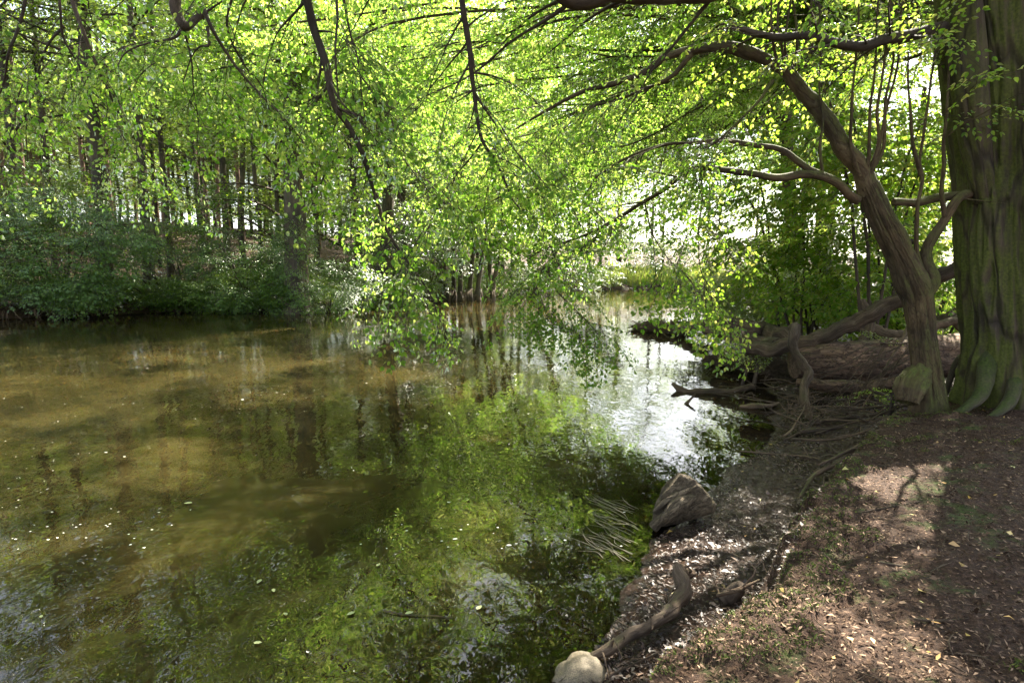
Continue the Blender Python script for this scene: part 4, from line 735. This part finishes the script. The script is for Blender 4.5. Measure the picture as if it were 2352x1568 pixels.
wood('floating_branch', 'short forked stick poking out of the water below the curved branch', [(1566, 940, 8.4), (1577, 926, 8.4), (1597, 904, 8.5)], [.014, .028, .01], M_dead, 'stick')
wood('floating_branch', 'flat dark piece of wood awash left of the knobbly branch', [(1700, 935, 8.15), (1730, 934, 8.1), (1762, 932, 8.1), (1790, 925, 8.2)], [.02, .045, .03, .015], M_root, 'stick')
wood('grey_log', 'weathered grey log above the furrowed log, left of the leaning hornbeam', [(1965, 750, 10.3), (2010, 762, 10.2), (2060, 775, 10.1), (2110, 785, 10.0)], [.08, .10, .12, .12], M_dead, 'log', n=16, twigs=4)
wood('pale_log', 'pale bare log lying between the two hornbeams', [(2130, 742, 11.0), (2190, 732, 11), (2260, 722, 11), (2330, 715, 11)], [.12, .14, .14, .14], M_dead, 'log', n=16)
wood('root_arch', 'curved mossy branch arching between the two hornbeams', [(2125, 770, 8.5), (2160, 745, 8.5), (2190, 735, 8.5), (2215, 760, 8.5), (2240, 790, 8.4)], [.05, .06, .06, .05, .04], M_root, n=12, twigs=5)
wood('mossy_log', 'low log lying in the mud under the furrowed log', [(1830, 878, 8.4), (1900, 880, 8.3), (1990, 886, 8.2), (2080, 880, 8.1)], [.05, .09, .10, .09], M_log, 'log', n=18)
wood('grey_branch', 'grey arching branch behind the leaning hornbeam at knee height', [(1980, 690, 10), (2000, 735, 9.9), (1985, 770, 9.8), (1978, 800, 9.7)], [.06, .07, .07, .06], M_dead, n=12, twigs=4)
GP = [([(1870, 970, .10), (1918, 962, .12), (2000, 955, .14), (2079, 940, .2)], .028, 'thick stick lying level below the furrowed log'), ([(1835, 990, .08), (1880, 986, .1), (1936, 980, .12)], .028, 'short pale stick in the mud under the knobbly branch'), ([(1918, 948, .1), (2000, 935, .14), (2078, 928, .2)], .020, 'thin straight stick touching the stub of the leaning hornbeam'), ([(1800, 1010, .03), (1850, 985, .08), (1880, 960, .15)], .014, 'thin stick slanting up from the water edge'), ([(1700, 1035, .02), (1760, 1040, .04), (1850, 1048, .06), (1905, 1060, .09)], .009, 'long thin dark stick awash at the mud edge'), ([(1785, 900, .05), (1850, 912, .07), (1950, 915, .09), (2030, 925, .12)], .014, 'thin stick crossing the foot of the knobbly branch'), ([(1755, 880, .04), (1790, 895, .05), (1830, 910, .09)], .012, 'short twig left of the knobbly branch'), ([(1960, 1035, .3), (1920, 1062, .25), (1880, 1085, .2), (1845, 1130, .12), (1830, 1160, .08)], .022, 'bare root running down the edge of the bank'), ([(1975, 1022, .36), (1930, 1045, .3), (1880, 1068, .26)], .016, 'short bare root at the top of the bank edge'), ([(2100, 975, .42), (2060, 1000, .4), (2020, 1020, .36), (1990, 1040, .3)], .022, 'mossy root below the leaning hornbeam'), ([(1900, 1110, .3), (1880, 1160, .25), (1870, 1200, .14)], .010, 'fine root hanging over the bank edge'), ([(1880, 1225, .38), (1930, 1212, .42), (1990, 1195, .46)], .006, 'light straight twig on the moss of the bank'), ([(1960, 1180, .46), (2040, 1165, .48), (2120, 1150, .5)], .006, 'thin twig on the path in the dappled light'), ([(2020, 1290, .5), (2080, 1300, .5), (2160, 1310, .52)], .007, 'dark twig on the bare path'), ([(2100, 1420, .52), (2160, 1425, .52), (2230, 1420, .53)], .006, 'twig lying near the lower right corner'), ([(1650, 1365, .2), (1690, 1355, .3), (1745, 1330, .34)], .010, 'twig beside the small dark stump'), ([(1390, 1555, .03), (1440, 1530, .1), (1510, 1500, .2)], .006, 'curved twig right of the stone')]
for pts, r, lb in GP:
    q = [G(*a) for a in pts]; wood('stick', lb, q, [r, r, r * .6], M_root if 'root' in lb or 'dark' in lb else M_dead, 'root' if 'root' in lb else 'stick', 'sticks and roots on the near bank', ab=True, n=8, twigs=3 if r > .008 else 0, tl=(.05, .25))
for k in range(95):      # brushwood tangle
    u, v = rng.uniform(1740, 2090), rng.uniform(800, 1010); b = G(u, v, .08 + .15 * rng.uniform()); 
    if sdist(b[None, :2], WP)[0][0] < -.15: continue
    a = rng.normal(math.pi * .08, .7) + (math.pi if rng.uniform() < .5 else 0); L_ = rng.uniform(.3, 1.3); z1 = rng.uniform(-.02, .2); r = rng.uniform(.005, .014)
    e = b + [math.cos(a) * L_, math.sin(a) * L_ * .6, z1]; e[2] = max(e[2], gz(e[0], e[1]) + .01); m = (b + e) / 2 + rng.normal(0, .06, 3)
    wood('brushwood_stick', 'bare brown stick in the tangle of brushwood before the furrowed log', [b, m, e], [r, r * .8, r * .4], [M_dead, M_root][k % 2], 'stick', 'brushwood tangle before the furrowed log', ab=True, n=5, sub=5, kink=1.2, twigs=2)
db = thing('dead_branch', 'bare branch with many thin twigs hanging in front of the furrowed log', 'branch', P(2095, 780, 7.5))
mb = MB(); p, r = tube(mb, W3((2098, 735, 7.6), (2077, 768, 7.5), (2050, 808, 7.4), (2026, 858, 7.3), (1995, 915, 7.2), (1965, 960, 7.1), (1950, 1000, 6.9)), [.022, .02, .016, .013, .010, .007, .004], n=8, sub=6, kink=1); mb.build('limb', M_root, db)
for k in range(13):
    s_ = P(rng.uniform(2030, 2105), rng.uniform(770, 850), 7.4); e = P(rng.uniform(1850, 2010), rng.uniform(850, 1010), 7.1); e[2] = max(e[2], gz(e[0], e[1]) + .02); m = (s_ + e) / 2 + [0, 0, rng.uniform(-.05, .2)]
    mb = MB(); p, r = tube(mb, [s_, m, e], [.011, .007, .003], n=5, sub=7, kink=1.5, cap=False)
    for j in range(4):
        i = rng.integers(4, len(p) - 1); tube(mb, [p[i], p[i] + [rng.normal(-.08, .08), rng.normal(0, .05), rng.normal(-.02, .08)], p[i] + [rng.normal(-.2, .12), rng.normal(0, .08), rng.normal(-.08, .1)]], [.004, .003, .0015], n=3, sub=3, cap=False)
    mb.build('twig', M_dead, db)
# pile of flood debris on the spit
mb = MB()
for k in range(420):
    t_ = rng.uniform(); c = P(1462 + 120 * t_, 757, 19.2 - 1.6 * t_); c[2] = rng.uniform(0, .32) * math.sin(math.pi * min(1, t_ * .8 + .15)); a = rng.normal(.3, .6); L_ = rng.uniform(.1, .45)
    dv = np.array([math.cos(a), math.sin(a) * .7, rng.normal(0, .25)]) * L_; tube(mb, [c - dv, c + rng.normal(0, .02, 3), c + dv], [.01, .014, .006], n=4, sub=2, cap=False)
tag(mb.build('driftwood_heap', M_root), 'heap of small dark flood debris at the tip of the spit in the river', 'driftwood')
mb = MB()
for k in range(700):
    t_ = rng.uniform(); c = P(1640 + 230 * t_, 790 - 25 * rng.uniform(), 12.2 - 2.6 * t_); c[2] = rng.uniform(.02, .45) * (.4 + .6 * t_); a = rng.normal(-.3, .8); L_ = rng.uniform(.06, .35)
    dv = np.array([math.cos(a), math.sin(a), rng.normal(0, .3)]) * L_; tube(mb, [c - dv, c + rng.normal(0, .02, 3), c + dv], [.006, .009, .004], n=4, sub=2, cap=False)
tag(mb.build('debris_heap', M_dead), 'heap of dry twigs between the sunlit log and the furrowed log', 'debris')

# ------------------------------------------------------------------ stump block, gnarled root, stone
def lump(outline, c_uv, d, thick, seed, tilt=0.0, nth=96, nph=40, ridge=.05, rf=(3, 3, 3), zoff=0.0, lean=0):
    """solid with the given silhouette, rounded in depth"""
    o = np.array([P(u, v, d) for u, v in outline]); c = P(*c_uv, d); ang = np.arctan2(o[:, 2] - c[2], o[:, 0] - c[0]); rad = np.hypot(o[:, 2] - c[2], o[:, 0] - c[0]); s = np.argsort(ang)
    th = np.linspace(-np.pi, np.pi, nth, endpoint=False); R = np.interp(th, ang[s], rad[s], period=2 * np.pi); ph = np.linspace(.03, np.pi - .03, nph)[:, None]
    sr = np.sin(ph) ** .55; V = np.stack([c[0] + np.cos(th) * R * sr, c[1] + np.sign(-np.cos(ph)) * np.abs(np.cos(ph)) ** .8 * thick + 0 * th, c[2] + np.sin(th) * R * sr], -1)
    nrm = V - c; nrm /= np.linalg.norm(nrm, axis=-1)[..., None]; q = V * np.array(rf); V = V + nrm * ((1 - np.abs(fbm(q, 4, seed)) * 2.4) * ridge)[..., None]
    V[..., 1] += (V[..., 2] - c[2]) * tilt
    j = np.arange(nth); i = np.arange(nph - 1)[:, None] * nth; k = (j + 1) % nth; return V.reshape(-1, 3), np.stack([i + j, i + nth + j, i + nth + k, i + k], -1).reshape(-1, 4)
sd0 = G(1580, 1200, .03)[1]
def slab(mb, front, d0, depth, skew, seed, ridge=.02, nseg=60, nlay=26, grain=(5, 16, 5)):
    """split block of wood: an outline carried back along its grain, with rounded ends and split furrows"""
    o = np.array([P(u, v, d0) for u, v in front]); cc = o.mean(0); oc = np.vstack([o, o[:1]]); L_ = np.r_[0, np.cumsum(np.linalg.norm(np.diff(oc, axis=0), axis=1))]
    q = np.linspace(0, L_[-1], nseg, endpoint=False); ring = np.stack([np.interp(q, L_, oc[:, k]) for k in range(3)], 1); k = (ring + np.roll(ring, 1, 0) + np.roll(ring, -1, 0)) / 3; ring = k
    t = np.linspace(0, 1, nlay); sc_ = np.clip(1 - (2 * t - 1) ** 10, 0, 1) ** .5 * (1 - .28 * t); V = cc + (ring - cc)[None] * sc_[:, None, None] + np.array(skew)[None, None] * t[:, None, None]; V[..., 1] += (t * depth)[:, None]
    nr = (ring - cc); nr /= np.linalg.norm(nr, axis=1)[:, None]; al = np.array([.78, .25, .55]); al /= np.linalg.norm(al); pa = np.cross(al, [0, 1, 0]); pa /= np.linalg.norm(pa); Q = V - cc
    g = np.stack([Q @ pa, (Q @ np.cross(al, pa)), Q @ al], -1); rr = 1 - np.abs(fbm(g * [13, 9, 2.4] + fbm(g * 6, 2, 4)[..., None] * .5, 4, seed)) * 2.6; V = V + nr[None] * (rr * ridge + fbm(V * 7, 3, 2) * .035)[..., None] * np.minimum(1, sc_ * 2)[:, None, None]; V[..., 1] -= rr * ridge * .6
    j = np.arange(nseg); i = np.arange(nlay - 1)[:, None] * nseg; kk = (j + 1) % nseg
    mb.add(V.reshape(-1, 3), np.stack([i + j, i + kk, i + nseg + kk, i + nseg + j], -1).reshape(-1, 4), 0, g + 3)
mb = MB(); slab(mb, [(1566, 1092), (1590, 1100), (1618, 1124), (1643, 1156), (1640, 1180), (1600, 1192), (1560, 1200), (1520, 1214), (1502, 1205), (1499, 1180), (1520, 1140)], sd0 - .06, .30, (.04, 0, -.03), 5, ridge=.018, nseg=150, nlay=60)
st = thing('wood_block', 'weathered block of stump wood sitting at the water edge', 'stump', G(1570, 1190, .02)); M_st = bark_mat('weathered_stump', [(.045, .032, .017), (.12, .092, .055), (.24, .19, .12)], ((.06, .06, .02), (.10, .10, .03)), 26, .3, 1.0, .2, mossdir=(0, 0, 1), crack=.5, cscale=14, cstretch=.3); mb.build('body', M_st, st)
mb = MB(); tube(mb, [P(1592, 1140, sd0 - .04), P(1562, 1156, sd0 - .12), P(1535, 1180, sd0 - .15), P(1500, 1212, sd0 - .13)], [.03, .05, .05, .036], n=28, sub=9, amp=.35, freq=14, seed=4); tube(mb, [P(1600, 1116, sd0 - .05), P(1565, 1132, sd0 - .09), P(1535, 1148, sd0 - .09), P(1502, 1176, sd0 - .08)], [.012, .024, .026, .014], n=16, sub=7, amp=.4, freq=20)
mb.build('root_stub', M_st, st)
wood('gnarled_root', 'gnarled dark root curving over the mud near the bottom of the photo', [G(1352, 1502, .06), G(1400, 1478, .09), G(1450, 1455, .10), G(1500, 1425, .12), G(1545, 1395, .14), G(1570, 1345, .16), G(1600, 1315, .10)], [.02, .026, .027, .03, .040, .045, .028], M_root, 'root', ab=True, n=30, amp=.6, freq=14, kink=1.1, twigs=14, tl=(.05, .2))
wood('small_stump', 'small dark broken stump poking out of the mud beside the mossy bank edge', [G(1655, 1385, .06), G(1670, 1370, .10) , G(1690, 1352, .16), G(1702, 1340, .2)], [.045, .05, .045, .028], M_twig, 'stump', ab=True, n=16, amp=.3, freq=18)
ss = G(1320, 1550, .02)[1]
mb = MB(); mb.add(*lump([(1250, 1592), (1272, 1566), (1302, 1544), (1348, 1532), (1376, 1540), (1390, 1562), (1384, 1595), (1330, 1620), (1270, 1615)], (1325, 1584), ss, .11, 9, ridge=.02, rf=(8, 8, 8), tilt=.3))
m_st, nt, out = newmat('stone'); nz = N(nt, 'ShaderNodeTexNoise', i_Scale=60, i_Detail=8); cr = ramp(nt, [(.35, (.06, .045, .025)), (.65, (.19, .15, .09))]); nt.links.new(nz.outputs[0], cr.inputs[0]); pb = N(nt, 'ShaderNodeBsdfPrincipled', i_Roughness=.7); nt.links.new(cr.outputs[0], pb.inputs[0]); bp = N(nt, 'ShaderNodeBump', i_Strength=.5, i_Distance=.004); nt.links.new(nz.outputs[0], bp.inputs['Height']); nt.links.new(bp.outputs[0], pb.inputs['Normal']); nt.links.new(pb.outputs[0], out.inputs[0])
tag(mb.build('stone', m_st), 'rounded tan stone at the bottom edge between water and mud', 'stone')

# ------------------------------------------------------------------ litter, moss, foam
def scatter_land(n, box, cond):
    X = rng.uniform(box[0], box[1], n); Y = box[2] + (box[3] - box[2]) * rng.uniform(0, 1, n) ** 1.7; p = np.stack([X, Y], 1)
    a, s = sdist(p, WP); b, _ = sdist(p, TP); ok = cond(a, -b, p) & ((s < NR) | (s > NR + NL)); p = p[ok]; return p, height(p[:, 0], p[:, 1])
def chips(mb, p, z, L, wd, lift=.004, curl=.4):
    n = len(p); a = rng.uniform(0, 6.28, n); L = L * rng.uniform(.4, 1.4, n); W = wd * L * rng.uniform(.5, 1.2, n); d = np.stack([np.cos(a), np.sin(a), rng.normal(0, .28, n)], 1); s = np.stack([-np.sin(a), np.cos(a), rng.normal(0, .35, n)], 1)
    c = np.c_[p, z + lift + rng.uniform(0, .008, n)]; up = np.array([0, 0, 1]) * (curl * L * rng.uniform(-.3, .5, n))[:, None]
    V = np.stack([c - d * L[:, None] / 2, c - s * W[:, None] / 2 + up, c + d * L[:, None] / 2, c + s * W[:, None] / 2 + up * .7], 1); mb.add(V.reshape(-1, 3), np.arange(4 * n).reshape(n, 4))
mb = MB(); p, z = scatter_land(90000, (.3, 7, 1.6, 8), lambda a, b, p: b > -.12); chips(mb, p, z, .022, .35)
p, z = scatter_land(2600, (.3, 7, 1.6, 8), lambda a, b, p: b > -.12); chips(mb, p, z, .034, .5, .006, .6); tag(mb.build('leaf_litter', M_litter), kind='stuff')
mb = MB(); p, z = scatter_land(75000, (-.2, 6.5, 2.2, 10), lambda a, b, p: (b <= 0) & (a > .02)); chips(mb, p, z, .03, .42)
p, z = scatter_land(2600, (-.2, 6.5, 2.2, 11), lambda a, b, p: (b <= 0) & (a > .02)); chips(mb, p, z, .045, .5, .008, .8); tag(mb.build('wet_leaf_litter', M_wetl), kind='stuff')
mb = MB(); p, z = scatter_land(300, (0, 6.5, 1.8, 8), lambda a, b, p: a > .05); chips(mb, p, z, .04, .55, .008, .8)
tag(mb.build('fallen_leaves', rand_mat('fallen_leaf', [(.45, .22, .03), (.40, .30, .08), (.30, .17, .06), (.35, .36, .10)], .6)), kind='stuff')
mb = MB(); p, z = scatter_land(420000, (.3, 6.5, 1.6, 8), lambda a, b, p: (b > -.18) & (fbm(np.c_[p, 0 * a] * 2.6, 3, 55) + .05 * rng.normal(size=len(a)) + .55 * np.exp(-np.abs(b + .02) * 6) > .36)); n = len(p)
a = rng.uniform(0, 6.28, n); hgt = rng.uniform(.005, .014, n); c = np.c_[p, z - .003]; s = np.stack([np.cos(a), np.sin(a), 0 * a], 1) * .0042; ln = np.stack([rng.normal(0, .006, n), rng.normal(0, .006, n), hgt], 1)
mb.add(np.stack([c - s, c + s, c + ln], 1).reshape(-1, 3), np.arange(3 * n).reshape(n, 3)); tag(mb.build('moss', M_mosst), kind='stuff')
mb = MB(); p, z = scatter_land(2600, (-.1, 6.5, 1.8, 9.5), lambda a, b, p: a > .0); ii = rng.integers(0, 3, len(p)); 
for (x_, y_), z_ in zip(p[:600], z[:600]):
    a_ = rng.uniform(0, 6.28); L_ = rng.uniform(.02, .11); d_ = np.array([math.cos(a_), math.sin(a_), rng.normal(0, .12)]) * L_; c_ = np.array([x_, y_, z_ + .008]); tube(mb, [c_ - d_, c_ + rng.normal(0, .012, 3), c_ + d_], [.0025, .0035, .0015], n=4, sub=2, cap=False)
tag(mb.build('fine_twigs', M_dead), kind='stuff')
# foam flecks and drifting leaves
mb = MB(); n = 1500; u = rng.uniform(0, 1750, n); v = 700 + 560 * rng.uniform(0, 1, n) ** 1.5; q = np.array([G(a, b, .004) for a, b in zip(u, v)]); ok = (sdist(q[:, :2], WP)[0] < -.1) & (fbm(q * .35, 3, 41) + rng.normal(0, .12, n) > .02); q = q[ok]; n = len(q)
r_ = rng.uniform(.004, .011, n) * np.where(rng.uniform(size=n) < .06, 2.2, 1); a = np.linspace(0, 2 * np.pi, 7)[:-1]; V = q[:, None] + np.stack([np.cos(a), np.sin(a) * .7, 0 * a], -1)[None] * r_[:, None, None] * rng.uniform(.7, 1.3, (n, 6, 1))
mb.add(V[:, :4].reshape(-1, 3), np.arange(4 * n).reshape(n, 4)); mb.add(V[:, [0, 3, 4, 5]].reshape(-1, 3) , np.arange(4 * n).reshape(n, 4))
tag(mb.build('foam', rand_mat('foam', [(.5, .5, .42), (.75, .75, .68)], .6)), kind='stuff')
m_dl = rand_mat('drifting_leaf', [(.35, .33, .16), (.30, .36, .16), (.32, .16, .06)], .5)
for u, v, s, lb in [(600, 1330, .05, 'pair of green leaves drifting on the dark water'), (627, 1352, .04, 'brown leaf drifting beside the green pair'), (660, 1412, .035, 'pale round leaf drifting right of the brown leaf'), (582, 1476, .045, 'pale leaf drifting over the bright ripples at the bottom'), (442, 1155, .07, 'single pale leaf drifting in the middle of the river'), (865, 1300, .04, 'green leaf drifting at the left edge of the bright reflection'), (1095, 1400, .05, 'yellow leaf drifting near the bottom centre'), (815, 1405, .05, 'leaf drifting left of the twig at the bottom centre'), (95, 1418, .03, 'tiny pink leaf drifting near the lower left corner'), (930, 1410, .05, 'pale leaf caught on the floating twig')]:
    c = G(u, v, .006); mb = MB(); lv, lf = leaf_arr(); Rm = rotz(rng.uniform(0, 6.28)) @ rotx(.04); mb.add((lv @ Rm.T) * s * np.array([1, 1, .35]) + c + [0, 0, .003], lf); tag(mb.build('drifting_leaf', m_dl), lb, 'leaf', 'leaves drifting on the river')
wood('floating_twig', 'thin twig floating near the bottom centre of the river', [G(880, 1402, .005), G(930, 1410, .008), (G(985, 1412, .008)), G(1040, 1418, .004)], [.004, .004, .002], M_dead, 'twig', ab=True, n=5, twigs=0)
# pale strands of water grass trailing at the mud edge
mb = MB()
for k in range(60):
    c = G(rng.uniform(1375, 1470), rng.uniform(1150, 1290), .006); a = rng.normal(math.radians(125), .07); L_ = rng.uniform(.12, .4); d = np.array([math.cos(a), math.sin(a), 0]); s = np.array([-d[1], d[0], 0])
    tube(mb, [c, c + d * L_ * .5 + s * rng.normal(0, .02), c + d * L_ + s * rng.normal(0, .05)], [.0012, .0018, .0006], n=3, sub=4, cap=False)
tag(mb.build('water_grass', rand_mat('water_grass', [(.14, .12, .07), (.24, .21, .14)], .6)), kind='stuff')
print('faces', sum(len(o.data.polygons) for o in sc.objects if o.type == 'MESH'))
